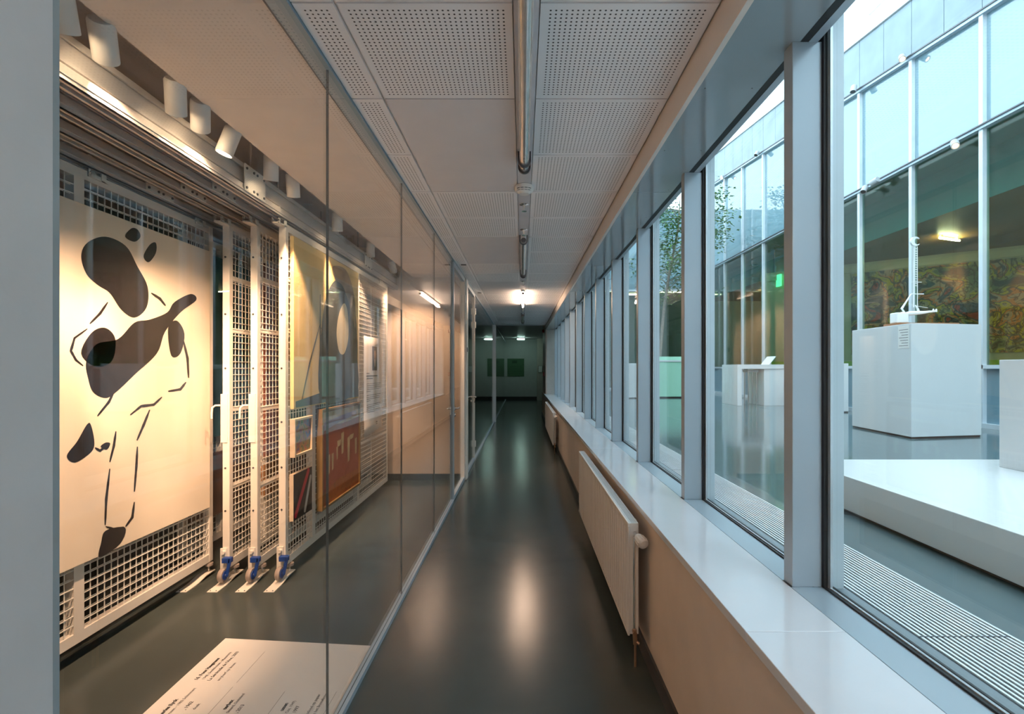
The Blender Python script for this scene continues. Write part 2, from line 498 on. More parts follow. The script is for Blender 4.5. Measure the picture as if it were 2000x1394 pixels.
# ------------------------------------------------------------------ sliding mesh racks
def make_rack(label, c, y0, y1, bays, casters=True, handle=True, front=1):
    z0, z1 = .10, 2.525
    r = thing('art_rack', label, 'art rack', (c, (y0+y1)/2, 0), 'sliding mesh racks of the art store')
    a, b = c-RACK_TH/2, c+RACK_TH/2
    for yy in (y0, y1-.045):
        box('stile', RACKW, r, a-.002, b+.002, yy, yy+.045, z0, z1, bevel=.003)
    box('top_bar', RACKW, r, a, b, y0+.045, y1-.045, z1-.05, z1)
    box('bottom_bar', RACKW, r, a, b, y0+.045, y1-.045, z0, z0+.055)
    for yy in bays:
        box('post', RACKW, r, a, b, yy-.03, yy+.03, z0+.055, z1-.05)
    e = sorted([y0+.045] + [v for v in bays] + [y1-.045])
    for k in range(len(e)-1):
        pa, pb = e[k] + (.03 if k else 0), e[k+1] - (.03 if k < len(e)-2 else 0)
        m = MB(); t = .0022
        ny = max(1, round((pb-pa)/.046)); nz = round((z1-z0-.105)/.046)
        for side in (b-.010,):
            for j in range(1, ny):
                yy = pa + (pb-pa)*j/ny
                m.box(side, side+.004, yy-t, yy+t, z0+.055, z1-.05)
            for j in range(1, nz):
                zz = z0+.055 + (z1-z0-.105)*j/nz
                m.box(side+.004, side+.008, pa, pb, zz-t, zz+t); (m.box(side-.012, side-.008, pa, pb, zz-t, zz+t) if front < 0 else None)
        m.build('mesh_panel', WIRE, r, kind='stuff')
    yf = y0 if front > 0 else y1
    ba = [y0+.045, bays[0]] if front > 0 else [bays[-1], y1-.045]
    for zz in (2.14, 1.77, 1.21, .66):
        box('cross_bar', RACKW, r, a+.008, b-.004, min(ba), max(ba), zz-.016, zz+.016)
    if len(bays) > 1:
        box('cross_bar', RACKW, r, a+.008, b-.004, bays[-1], y1-.045, .70, .73)
    # trolley brackets that hook into the rail
    for yy in ((y0-.10, y1-.35) if front > 0 else (2.62, y1-.2, y0+.1)):
        m = MB()
        for xx in (c-.026, c+.020):
            for k in range(5):
                m.box(xx, xx+.006, yy, yy+.022, 2.505+.022*k+.008, 2.505+.022*k+.022-.006+.006)
            m.box(xx, xx+.006, yy, yy+.006, 2.50, 2.60); m.box(xx, xx+.006, yy+.016, yy+.022, 2.50, 2.60)
            m.box(xx, xx+.006, yy+.085, yy+.115, 2.50, 2.60)
        m.box(c-.026, c+.026, yy, yy+.13, 2.50, 2.508)
        m.prism([(c-.004, yy+.03, 2.60), (c-.004, yy+.045, 2.60), (c-.004, yy+.085, 2.508), (c-.004, yy+.07, 2.508)], (.008, 0, 0))
        m.build('trolley_bracket', RACKW, r)
    if handle:
        m = MB()
        m.box(a-.012, b-.01, yf-.006, yf, .98, 1.32)
        o = m.build('handle_plate', RACKW, r)
        MB().path([(a-.012, yf-.01, 1.24), (a-.04, yf-.02, 1.24), (a-.055, yf-.03, 1.225), (a-.058, yf-.032, 1.19), (a-.058, yf-.032, 1.15)], .007, 10).build('handle', RACKW, o, smooth=True)
    m = MB()
    for zz in (.5, .8, 1.12, 1.5, 1.88, 2.28):
        m.tube((c-.004, yf-.003, zz), (c-.004, yf, zz), .007, 8)
    m.build('screw', DARKM, r, kind='stuff')
    if casters:
        box('foot_plate', RACKW, r, a-.012, b-.012, yf-.01, yf, .055, .24)
        k = MB()
        k.box(a+.02, b+.035, yf-.05, yf-.01, .150, .186)
        k.prism([(b+.022, yf-.05, .186), (b+.045, yf-.05, .186), (b+.018, yf-.05, .055), (b-.006, yf-.05, .055)], (0, .012, 0))
        fk = k.build('caster_fork', BLUE, r, bevel=.004)
        MB().lathe([(0, 0), (.042, .0), (.046, .006), (.046, .026), (.042, .032), (0, .032)], (b-.034, yf-.048, .068), 24, (1, 0, 0)).build('wheel', RUBBER, fk, smooth=True)
        MB().lathe([(0, 0), (.030, .0), (.030, .006), (0, .006)], (b-.003, yf-.048, .068), 20, (1, 0, 0)).build('wheel_hub', BLUE, fk)
        MB().tube((b-.04, yf-.048, .068), (b+.008, yf-.048, .068), .008, 10).build('axle', CHROME, fk)
        MB().tube((a+.015, yf-.03, .215), (a+.015, yf-.008, .215), .013, 12).build('lock_bolt', RACKW, fk)
    # guide disc under the rack end
    ye = y1 if front < 0 else y0+.12
    MB().lathe([(0, 0), (.028, 0), (.028, .018), (0, .018)], (c+.012, ye-.03, .072), 20).build('guide_roller', RUBBER, r, smooth=True)
    MB().tube((c+.012, ye-.03, .034), (c+.012, ye-.03, .105), .007, 8).build('guide_pin', GALV, r)
    return r

RF = 3.56
rack4 = make_rack('white mesh art rack hung with four artworks and a printed sheet', rail_c[0], RF, 6.26, [4.05, 5.14], handle=False)
rack3 = make_rack('white mesh art rack with a handle, hung with the dark picture in a gilt frame', rail_c[1], RF-.02, 6.24, [4.05, 5.14])
rack2 = make_rack('white mesh art rack with a handle, hung with the rust-brown canvas', rail_c[2], RF-.03, 6.23, [4.05, 5.14])
rack1 = make_rack('white mesh art rack pulled out of the row, carrying the large cream and black canvas', rail_c[3], .95, 3.68, [1.45, 2.57], casters=False, handle=False, front=-1)

# floor ramps under the casters
for i, c in enumerate(rail_c):
    yf = RF - .03
    x0, x1 = c-.035, c+.035
    sh = .0
    m = MB()
    prof = [(yf-.16, .003), (yf-.055, .006), (yf-.02, .010), (yf+.06, .026), (yf+.16, .028)]
    pts = [(x0, y, z) for y, z in prof] + [(x0, y, max(0, z-.005)) for y, z in prof[::-1]]
    m.prism(pts, (x1-x0, 0, 0))
    o = m.build('rack_stop_ramp', RACKW, None, at=(c, yf, 0))
    tag(o, ['bent white floor ramp under the caster of the rack with four artworks', 'bent white floor ramp under the caster of the gilt-frame rack',
            'bent white floor ramp under the caster of the rust-canvas rack', 'bent white floor ramp at the end of the pulled-out rack'][i], 'ramp', 'floor ramps under the art racks')
    m = MB()
    for xx in (c-.02, c+.02): m.tube((xx, yf-.145, .003), (xx, yf-.145, .0065), .004, 8)
    m.build('screw', DARKM, o, kind='stuff')

# ------------------------------------------------------------------ artworks on the racks
def art_plane(xp):
    def f(x, y): return px(x, y, X=xp)
    return f

def flat_shape(mb, pts, f, off):
    vs = [f(*p) + Vector((off, 0, 0)) for p in pts]
    mb.add(vs, [tuple(range(len(vs)))])

def stroke(mb, pts, w, f, off):
    """brush stroke: polyline with swelling width, in photo pixels on the canvas plane"""
    P = []
    for i in range(len(pts)-1):
        for k in range(4):
            t = k/4; P.append((pts[i][0]*(1-t)+pts[i+1][0]*t, pts[i][1]*(1-t)+pts[i+1][1]*t))
    P.append(pts[-1])
    L_, R_ = [], []
    n = len(P)
    for i, p in enumerate(P):
        a, b = P[max(i-1, 0)], P[min(i+1, n-1)]
        dx, dy = b[0]-a[0], b[1]-a[1]; l = math.hypot(dx, dy) or 1
        ww = w*(.35+.65*math.sin(PI*(i+.5)/n))*(.85+.3*((i*37) % 5)/5)
        L_.append((p[0]-dy/l*ww, p[1]+dx/l*ww)); R_.append((p[0]+dy/l*ww, p[1]-dx/l*ww))
    for i in range(n-1):
        flat_shape(mb, [L_[i], L_[i+1], R_[i+1], R_[i]], f, off)

def canvas(name, label, xback, xfront, y0, y1, z0, z1, m, side=None):
    t = thing(name, label, 'painting', (xback, (y0+y1)/2, z0))
    o = box('canvas', m, t, xback, xfront, y0, y1, z0, z1, bevel=.002)
    return t

CREAM = mat('cream_canvas', (.84, .74, .60), .6, var=.04, scale=3, bump=.05, bscale=300)
BPAINT = mat('black_paint', (.018, .014, .016), .28, var=.3, scale=20)
xf = rail_c[3] + RACK_TH/2 + .002
xa = xf + .028
t = canvas('painting', 'tall cream canvas with loose black brushed shapes on the pulled-out rack', xf, xa, 1.9, 3.60, .507, 2.335, CREAM)
f = art_plane(xa)
mb = MB()
for pts in ([(158, 500), (170, 474), (205, 462), (245, 480), (268, 520), (288, 560), (286, 600), (262, 620), (236, 604), (214, 572), (190, 556), (168, 534)],
            [(244, 462), (256, 446), (268, 448), (274, 462), (262, 472)],
            [(280, 500), (292, 478), (304, 474), (304, 494), (290, 512)],
            [(172, 740), (168, 706), (188, 672), (230, 662), (262, 630), (292, 624), (326, 610), (340, 590), (372, 574), (383, 586), (352, 610), (322, 648), (306, 690), (264, 730), (228, 764), (206, 777), (182, 766)],
            [(158, 690), (178, 650), (205, 640), (225, 662), (218, 705), (186, 716)],
            [(328, 640), (345, 626), (360, 652), (352, 690), (334, 694)],
            [(130, 890), (150, 862), (170, 828), (178, 832), (184, 866), (176, 884), (146, 903)],
            [(196, 872), (206, 864), (215, 866), (208, 878)],
            [(206, 1036), (244, 1030), (234, 1062), (194, 1088), (197, 1060)]):
    flat_shape(mb, smooth_poly(pts), f, .0012)
for pts in ([(295, 572), (312, 583), (323, 597)], [(210, 590), (195, 612), (175, 632)], [(170, 642), (145, 660), (138, 685), (148, 703), (162, 714)],
            [(358, 665), (366, 700), (368, 738)], [(363, 746), (352, 760), (328, 764)], [(316, 775), (300, 790), (275, 793), (254, 810)], [(222, 765), (212, 785), (190, 812)],
            [(292, 800), (280, 830), (267, 860)], [(226, 842), (222, 870), (214, 902)], [(268, 872), (266, 910), (262, 960)], [(214, 915), (207, 975), (205, 1025)],
            [(262, 980), (258, 1010), (245, 1028)], [(206, 1028), (225, 1034), (242, 1029)], [(185, 874), (195, 880), (205, 872)]):
    stroke(mb, pts, 2.6, f, .0014)
mb.build('brushwork', BPAINT, t)

# rack with four artworks
xf = rail_c[0] + RACK_TH/2 + .002
xa = xf + .026
f = art_plane(xa)
OCH = mat('pale_ochre_paint', (.84, .64, .30), .5, var=.12, scale=2.2)
GREYP = mat('slate_paint', (.10, .12, .13), .5, var=.3, scale=6)
LIGHTP = mat('cream_paint', (.88, .76, .50), .5, var=.06)
MIDP = mat('umber_paint', (.34, .27, .20), .5, var=.3, scale=5)
t = canvas('painting', 'large pale ochre canvas with a dark grey arch and a light oval', xf, xa, 3.63, 5.06, 1.205, 2.455, OCH)
mb = MB()
flat_shape(mb, smooth_poly([(626, 778), (628, 640), (640, 570), (660, 545), (682, 560), (695, 620), (698, 700), (694, 768)]), f, .0010)
mb.build('slate_form', GREYP, t)
mb = MB(); flat_shape(mb, smooth_poly([(650, 520), (676, 528), (692, 580), (694, 640), (686, 610), (670, 560), (654, 545)]), f, .0011); mb.build('umber_form', MIDP, t)
mb = MB(); flat_shape(mb, smooth_poly([(657, 650), (662, 612), (672, 592), (679, 612), (680, 660), (672, 690), (662, 686)]), f, .0016); mb.build('light_oval', LIGHTP, t)
mb = MB(); flat_shape(mb, [(577, 784), (640, 762), (668, 754), (700, 758), (700, 774), (577, 796)], f, .0013)
for pts in ([(625, 632), (604, 710), (588, 786)], [(625, 575), (625, 760)], [(637, 640), (640, 760)]): stroke(mb, pts, 1.0, f, .0017)
for k in range(9): stroke(mb, [(626, 640+k*14), (638, 650+k*14)], .7, f, .0017)
mb.build('dark_bands', GREYP, t)

WOODL = mat('raw_stretcher_wood', (.72, .58, .42), .6, var=.1, scale=12)
def multi(name, cols, scale, rough=.5, dist=1.0, seed=0.0):
    m, nt, b = nodes_of(name); N, L = nt.nodes, nt.links
    tc = N.new('ShaderNodeTexCoord'); mp = N.new('ShaderNodeMapping'); mp.inputs['Location'].default_value = (seed, seed*.7, seed*1.3)
    L.new(tc.outputs['Object'], mp.inputs[0])
    nz = N.new('ShaderNodeTexNoise'); nz.inputs['Scale'].default_value = scale; nz.inputs['Detail'].default_value = 5; nz.inputs['Distortion'].default_value = dist
    L.new(mp.outputs[0], nz.inputs['Vector'])
    rp = N.new('ShaderNodeValToRGB'); cr = rp.color_ramp; cr.interpolation = 'LINEAR'
    n = len(cols)
    while len(cr.elements) < n: cr.elements.new(.5)
    for i, c in enumerate(cols):
        cr.elements[i].position = .25 + .5*i/(n-1); cr.elements[i].color = tuple(c) + (1,)
    L.new(nz.outputs['Fac'], rp.inputs[0]); L.new(rp.outputs[0], b.inputs['Base Color']); b.inputs['Roughness'].default_value = rough
    return m
def framed(name, label, y0, y1, z0, z1, m, fm, fw, xb=None, depth=.026):
    xb = xf if xb is None else xb
    t = thing(name, label, 'painting', (xb, (y0+y1)/2, z0))
    box('canvas', m, t, xb, xb+depth*.7, y0+fw, y1-fw, z0+fw, z1-fw)
    fr = MB(); fr.box(xb, xb+depth, y0, y0+fw, z0, z1); fr.box(xb, xb+depth, y1-fw, y1, z0, z1)
    fr.box(xb, xb+depth, y0+fw, y1-fw, z0, z0+fw); fr.box(xb, xb+depth, y0+fw, y1-fw, z1-fw, z1)
    fr.build('frame', fm, t, bevel=.003)
    return t
framed('painting', 'small multicoloured landscape-like picture in a pale frame above the black canvas', 3.62, 3.93, .855, 1.135,
       multi('small_picture_paint', [(.05, .10, .16), (.10, .22, .35), (.55, .16, .14), (.62, .36, .12), (.10, .18, .12), (.6, .5, .4)], 12, seed=3), WOODL, .02, depth=.04)

t = thing('painting', 'small black canvas with a red and a grey diagonal bar', 'painting', (xf, 3.75, .40))
BLK = mat('black_canvas', (.022, .018, .020), .4)
c0 = box('canvas', WOODL, t, xf, xf+.03, 3.615, 3.93, .40, .735)
fa = art_plane(xf+.032)
box('painted_face', BLK, t, xf+.03, xf+.032, 3.615, 3.93, .40, .735)
def bar(mb, yz0, yz1, w, xx):
    (ya, za), (yb, zb) = yz0, yz1
    d = Vector((0, yb-ya, zb-za)).normalized(); n = Vector((0, -d.z, d.y))*w
    pts = []
    for (yy, zz, s) in ((ya, za, -1), (yb, zb, 1)):
        for k in range(7):
            a = -PI/2 + PI*k/6
            pts.append(Vector((xx, yy, zz)) + d*s*math.cos(a)*w + n*(math.sin(a)*s))
    mb.add(pts, [tuple(range(len(pts)))])
mb = MB(); bar(mb, (3.645, .435), (3.86, .715), .022, xf+.0332); mb.build('red_bar', mat('red_paint', (.55, .02, .05), .4), t)
mb = MB(); bar(mb, (3.80, .43), (3.90, .66), .018, xf+.0332); mb.build('grey_bar', mat('grey_paint', (.55, .54, .52), .4), t)

REDP = multi('red_earth_paint', [(.20, .03, .02), (.36, .05, .03), (.42, .08, .05), (.28, .05, .03)], 7, seed=5)
t = framed('painting', 'rust red painting with pale blocks and a lilac band in a gilt frame', 4.09, 5.06, .335, 1.165, REDP, mat('gilt_frame', (.30, .18, .07), .4, metal=.3, var=.15), .022, depth=.05)
xr = xf + .05*.7 + .0012
def yz_quad(mb, pts, xx): mb.add([(xx, a, b) for a, b in pts], [tuple(range(len(pts)))])
mb = MB(); yz_quad(mb, [(4.12, 1.03), (4.12, 1.135), (5.03, 1.135), (5.03, 1.02), (4.6, 1.0)], xr); mb.build('upper_band', multi('peach_paint', [(.62, .36, .20), (.75, .55, .38), (.6, .38, .42)], 6, seed=2), t)
mb = MB(); yz_quad(mb, [(4.16, .98), (4.16, 1.05), (4.55, 1.075), (4.95, 1.09), (4.98, 1.05), (4.5, 1.02)], xr+.0006); mb.build('lilac_band', mat('lilac_paint', (.50, .33, .42), .5, var=.15), t)
mb = MB()
for (a, b, w, h) in ((4.24, .60, .05, .17), (4.33, .62, .04, .15), (4.46, .80, .09, .06), (4.44, .69, .03, .12), (4.56, .72, .06, .20), (4.72, .62, .06, .24), (4.79, .82, .10, .05), (4.93, .66, .05, .16)):
    yz_quad(mb, [(a, b), (a+w*.8, b+.01), (a+w, b+h), (a-.01, b+h*.96)], xr+.0008)
mb.build('pale_blocks', mat('straw_paint', (.62, .48, .28), .5, var=.15, scale=20), t)
mb = MB(); yz_quad(mb, [(4.112, .36), (5.03, .36), (5.03, .50), (4.5, .52), (4.112, .46)], xr); mb.build('orange_ground', multi('orange_paint', [(.30, .04, .01), (.45, .12, .02), (.2, .06, .02)], 14, seed=9), t)

# printed sheet
t = thing('info_sheet', 'long printed paper sheet with a small portrait and text on the mesh rack', 'paper sheet', (xf, 5.65, .77))
m = MB(); n = 10
ya, yb, zt, zb = 5.31, 5.98, 1.845, .765
for k in range(n+1):
    t_ = k/n; zz = zt + (zb-zt)*t_; off = xf + .002 + .035*max(0, t_-.7)**1.5
    m.v += [(off, ya, zz), (off, yb, zz + (.05*t_ if k == n else 0))]
for k in range(n): m.f.append((2*k, 2*k+1, 2*k+3, 2*k+2))
o = m.build('sheet', PAPER, t, smooth=True)
sm = o.modifiers.new('thickness', 'SOLIDIFY'); sm.thickness = .0015
xs = xf + .0045
box('portrait', mat('portrait_ground', (.12, .10, .11), .5), t, xs, xs+.0006, 5.60, 5.79, 1.475, 1.745)
mb = MB(); c0 = (5.70, 1.655)
mb.add([(xs+.0009, c0[0]+.036*math.cos(a*PI/8), c0[1]+.05*math.sin(a*PI/8)) for a in range(16)], [tuple(range(16))])
mb.build('portrait_head', mat('skin_print', (.55, .38, .30), .5), t)
mb = MB(); yz_quad(mb, [(5.61, 1.478), (5.785, 1.478), (5.78, 1.56), (5.73, 1.60), (5.67, 1.60), (5.62, 1.57)], xs+.0008); mb.build('portrait_coat', INK, t)
mb = MB(); yz_quad(mb, [(5.69, 1.52), (5.705, 1.52), (5.72, 1.60), (5.68, 1.60)], xs+.0011); mb.build('portrait_shirt', PAPER, t)
mb = MB()
def line(y0, y1, z, h=.006): mb.box(xs, xs+.0006, y0, y1, z-h/2, z+h/2)
line(5.39, 5.50, 1.445, .008); line(5.39, 5.80, 1.415, .014); line(5.39, 5.62, 1.385, .008)
z = 1.33
for blk in (5, 4, 13, 2):
    for k in range(blk):
        if z < 1.0: break
        line(5.40, (5.92 if k < blk-1 else 5.55) - .015*((k*3) % 4), z); z -= .0205
    z -= .022
mb.box(xs+.012, xs+.0125, 5.70, 5.76, .885, .90); mb.box(xs+.012, xs+.0125, 5.70, 5.76, .865, .878)
mb.build('printed_lines', INKG, t)

# rack 3: dark picture in gilt frame; rack 2: rust canvas
xb3 = rail_c[1] + RACK_TH/2 + .001
framed('painting', 'tall dark picture in a stepped gilt frame between two mesh racks', 3.86, 5.3, .30, 1.74, mat('dark_picture', (.05, .045, .05), .4, var=.4),
       mat('aged_gilt_frame', (.36, .25, .12), .4, metal=.25, var=.2), .09, xb=xb3, depth=.045)
o = box('painting', multi('striped_picture_paint', [(.3, .04, .03), (.45, .12, .05), (.08, .16, .10)], 5, seed=6), None, xb3, xb3+.02, 4.06, 5.0, 1.9, 2.42)
tag(o, 'red and green canvas hanging above the gilt-framed picture', 'painting')
xb2 = rail_c[2] + RACK_TH/2 + .001
o = box('painting', multi('rust_canvas_paint', [(.16, .055, .035), (.26, .09, .05), (.20, .07, .05)], 3, seed=1), None, xb2, xb2+.025, 3.98, 5.6, .80, 2.33)
tag(o, 'large rust-brown canvas on the mesh rack behind the gilt frame', 'painting')
o = box('painting', mat('ochre_small_paint', (.35, .16, .05), .5), None, xb2, xb2+.03, 3.96, 4.6, .50, .74)
tag(o, 'small ochre canvas below the large rust-brown canvas', 'painting')
rack5 = make_rack('white mesh art rack standing deepest in the store behind the pulled-out rack', -2.52, 3.7, 6.4, [4.2, 5.3], casters=False, handle=False)
xb5 = -2.52 + RACK_TH/2 + .001
o = box('painting', mat('teal_gap_shade', (.04, .10, .13), .4, var=.4, scale=4), None, xb5, xb5+.03, 3.75, 5.4, .95, 2.4)  # colour holds the gap's shade and the window reflection in the glass
tag(o, 'dark teal panel standing in for shade and reflection in the gap beside the pulled-out rack', 'painting')
o = box('painting', mat('brown_dark_paint', (.09, .045, .03), .5, var=.4, scale=8), None, xb5, xb5+.03, 3.75, 5.2, .32, .82)
tag(o, 'dark brown canvas low in the gap beside the pulled-out rack', 'painting')

# ------------------------------------------------------------------ caption sheet on the store floor
t = thing('caption_sheet', 'large white caption sheet lying on the store floor beside the glass', 'sheet', (-1.2, 2.2, 0))
m = MB(); m.prism([(-1.64, 1.0, .0), (-.815, 1.0, 0), (-.815, 2.715, 0), (-1.645, 2.79, 0)], (0, 0, .004)); m.build('sheet', PAPER, t)
zt = .0046
def cap(x, y, s, size, m=INK, align='LEFT', bold=0.0004):
    text_part('lettering', s, size, m, t, (x, y, zt), (0, 1, 0), (-1, 0, 0), align, bold)
cap(-1.560, 2.415, '16. Fons Haagmans', .0235, INK, bold=.0011)
cap(-1.530, 2.42, '1948, Sweikhuizen - Maastricht', .0185, INKG)
cap(-1.495, 2.41, "La Sérénade de l'Ane, 2003", .0225, INK)
cap(-1.452, 2.41, 'acrylverf op linnen', .0195, INKG)
cap(-1.555, 2.275, 'Charles Eyck', .0235, INK, 'RIGHT', .0011)
cap(-1.525, 2.355, 'Meerssen - 1983 Schimmert', .0185, INKG, 'RIGHT')
cap(-1.475, 2.26, ', 1962', .0225, INK, 'RIGHT')
cap(-1.435, 2.245, 'doek', .0195, INKG, 'RIGHT')
cap(-1.300, 2.27, 'terbex', .0235, INK, 'RIGHT', .0011)
cap(-1.275, 2.315, 'Sittard, Duitsland', .0185, INKG, 'RIGHT')
cap(-1.235, 2.24, ', 2013', .0225, INK, 'RIGHT')
cap(-1.045, 2.25, 'ussen', .0235, INK, 'RIGHT', .0011)
cap(-1.018, 2.265, 'Oss, 1949)', .0185, INKG, 'RIGHT')
cap(-.985, 2.23, '1997', .0225, INK, 'RIGHT')
cap(-.925, 2.31, 'potlood op papier', .0195, INKG, 'RIGHT')
cap(-.895, 2.32, 'en van het Bonnefanten', .0195, INKG, 'RIGHT')
for (x, a, b) in ((-1.36, 2.395, 2.66), (-1.36, 2.05, 2.365), (-1.10, 2.05, 2.33), (-.86, 2.15, 2.33)): box('column_rule', INKG, t, x, x+.0012, a, b, .004, zt)

# ------------------------------------------------------------------ track spotlights over the racks
XT = -1.522
tr = tag(box('lighting_track', SPOTW, None, XT-.018, XT+.018, .3, 6.7, 3.085, 3.12), 'slim ceiling track carrying the white spotlights above the racks', 'lighting track')
LENS = emis('warm_lens', (1.0, .74, .46), 22.0)
LENSOFF = mat('dark_lens', (.05, .045, .045), .15)
def track_spot(y, aim, power, on=True, zc=2.71, cone=44, label=''):
    p = Vector((XT, y, zc)); d = (Vector(aim) - p).normalized()
    s = thing('track_spotlight', label, 'spotlight', (XT, y, zc), 'track spotlights above the art racks')
    MB().lathe([(0, -.075), (.036, -.075), (.042, -.065), (.042, .070), (.038, .070), (.038, .056), (0, .056)], p, 24, d).build('body', SPOTW, s, smooth=True)
    MB().lathe([(0, .0565), (.037, .0565), (.037, .059), (0, .059)], p, 20, d).build('lens', LENS if on else LENSOFF, s)
    m = MB(); m.box(XT-.012, XT+.012, y-.03, y+.03, 3.06, 3.085); m.tube((XT, y, 3.06), (XT, y, zc+.03), .008, 10)
    m.build('stem', DARKM, s)
    if on:
        ld = bpy.data.lights.new('spot_lamp', 'SPOT'); ld.energy = power; ld.color = WARM; ld.spot_size = math.radians(cone); ld.spot_blend = .6; ld.shadow_soft_size = .03
        lo = bpy.data.objects.new('spot_lamp', ld); COL.objects.link(lo); lo.parent = s
        lo.location = d*.072; lo.rotation_euler = d.to_track_quat('-Z', 'Y').to_euler()
CX = -2.25
PULL = 'white cylindrical track spotlight above the pulled-out rack, lens turned along the row'
for y, aim, pw, zc, cone, lb in (
        (1.12, (CX, 2.4, .8), 80, 2.69, 54, PULL), (1.66, (CX, 3.0, .9), 76, 2.69, 52, PULL), (1.83, (CX, 3.0, 1.7), 70, 2.69, 48, PULL),  # first spot is out of view, added to light the cream canvas evenly
        (2.21, (CX, 3.4, 1.1), 76, 2.69, 50, PULL), (2.38, (CX, 3.55, 1.6), 80, 2.695, 46, PULL),
        (2.61, (-2.2, 2.45, .7), 85, 2.675, 56, 'white track spotlight above the pulled-out rack with its glowing lens tilted back'),
        (3.05, (-1.95, 3.9, .2), 80, 2.71, 56, 'white track spotlight beside the bolted splice plate of the outer rail'),
        (3.34, (-1.70, 3.95, 1.4), 100, 2.71, 36, 'white track spotlight shining on the pale ochre canvas'),
        (4.14, (-1.70, 4.75, 1.0), 90, 2.70, 42, 'white track spotlight above the rust red painting in the gilt frame'),
        (5.05, (-1.66, 5.8, .8), 80, 2.69, 54, 'white track spotlight above the printed sheet with the portrait'),
        (5.90, (-1.35, 6.9, 1.2), 64, 2.69, 80, 'white track spotlight lighting the beige end wall of the store')):
    track_spot(y, aim, pw, zc=zc, cone=cone, label=lb)

# ------------------------------------------------------------------ corridor ceiling fittings
LIT = emis('warm_tube', (1.0, .69, .48), 60.0)
def tube_lamp(y0, y1, on, label):
    s = thing('tube_lamp', label, 'lamp', (.012, (y0+y1)/2, ZC), 'tubular lamps in a line under the corridor ceiling')
    zc = 2.668; r = .027
    if on:
        MB().tube((.012, y0+.03, zc), (.012, y1-.03, zc), .015, 14).build('tube', LIT, s, smooth=True)
        m = MB(); m.box(-.012, .036, y0, y1, zc+.03, ZC); m.build('housing', SPOTW, s)
        for yy in (y0, y1-.03): MB().tube((.012, yy, zc), (.012, yy+.03, zc), .020, 14).build('end_cap', DARKM, s)
    else:
        MB().tube((.012, y0, zc), (.012, y1, zc), r, 24).build('tube', GALV, s, smooth=True)
        for yy in (y0+.01, y1-.12, y1-.03):
            m = MB()
            for k in range(13):
                a0, a1 = PI + PI*k/12, PI + PI*(k+1)/12
                for rr, q in ((r+.010, 0),):
                    m.add([(.012+math.cos(a)*R, yy+o_, zc+math.sin(a)*R) for a in (a0, a1) for R in (r+.0005, r+.010) for o_ in (0, .018)],
                          [(0, 1, 5, 4), (2, 3, 7, 6), (0, 2, 6, 4), (1, 3, 7, 5), (0, 1, 3, 2), (4, 5, 7, 6)])
            for sx in (-1, 1): m.box(.012+sx*(r+.005)-.005, .012+sx*(r+.005)+.005, yy, yy+.018, zc, ZC)
            m.build('clamp', DARKM, s)
        MB().lathe([(0, 0), (.022, 0), (.022, .004), (.012, .006), (0, .006)], (.012, y0-.0055, zc), 20, (0, 1, 0)).build('end_cap', DARKM, s)
tube_lamp(1.10, 2.95, False, 'unlit tubular metal lamp with dark clamps next to the smoke detector')
tube_lamp(4.60, 6.35, False, 'unlit tubular lamp between two sprinklers halfway down the corridor')
tube_lamp(7.85, 9.6, True, 'lit warm tubular lamp under the perforated ceiling')
tube_lamp(11.1, 12.85, False, 'unlit tubular lamp beyond the lit one, near the ceiling step')
tube_lamp(-2.2, -.5, True, 'added lit tubular lamp by the back wall, out of view, brightening the corridor ceiling')  # unseen lamp, added to brighten the corridor ceiling

s = thing('smoke_detector', 'round white smoke detector with curved slots on the ceiling strip', 'smoke detector', (.012, 3.37, ZC))
MB().lathe([(0, -.058), (.034, -.055), (.039, -.047), (.058, -.040), (.064, -.028), (.064, -.012), (.058, 0), (0, 0)], (.012, 3.37, ZC), 32).build('body', RADW, s, smooth=True)
m = MB()
for k in range(4):
    a = -PI/2 + (k-1.5)*.42*1.0
    pts = [(.012+.0625*math.cos(a+u), 3.37+.0625*math.sin(a+u), ZC-.030) for u in (-.17, -.06, .06, .17)]
    m.path(pts, .0025, 6)
    m.path([(p[0]*1.0-(p[0]-.012)*.10, p[1]-(p[1]-3.37)*.10, ZC-.0405) for p in pts], .002, 6)
m.build('slot', DARKM, s)
for k, yy in enumerate((3.74, 4.42, 7.05, 10.3)):
    s = thing('sprinkler', ['small sprinkler head between the smoke detector and the second lamp', 'small sprinkler head right before the second unlit lamp',
                            'small sprinkler head right before the lit warm lamp', 'small sprinkler head beyond the lit warm lamp'][k], 'sprinkler', (.014, yy, ZC), 'sprinklers along the ceiling strip')
    MB().lathe([(0, 0), (.034, 0), (.034, -.005), (.012, -.010), (.008, -.03), (.006, -.05), (0, -.05)], (.014, yy, ZC), 20).build('body', CHROME, s, smooth=True)
    MB().lathe([(0, -.052), (.020, -.052), (.020, -.055), (0, -.055)], (.014, yy, ZC), 16).build('deflector', CHROME, s)
for yy in (5.9, 8.1):
    s = tag(MB().box(-.72, -.66, yy, yy+.05, ZC-.006, ZC).build('ceiling_sensor', DARKM, None, at=(-.69, yy, ZC-.006)), 'tiny dark sensor plate on the ceiling beside the ' + ('first' if yy < 7 else 'second') + ' glass door', 'sensor', 'ceiling sensors by the partition')

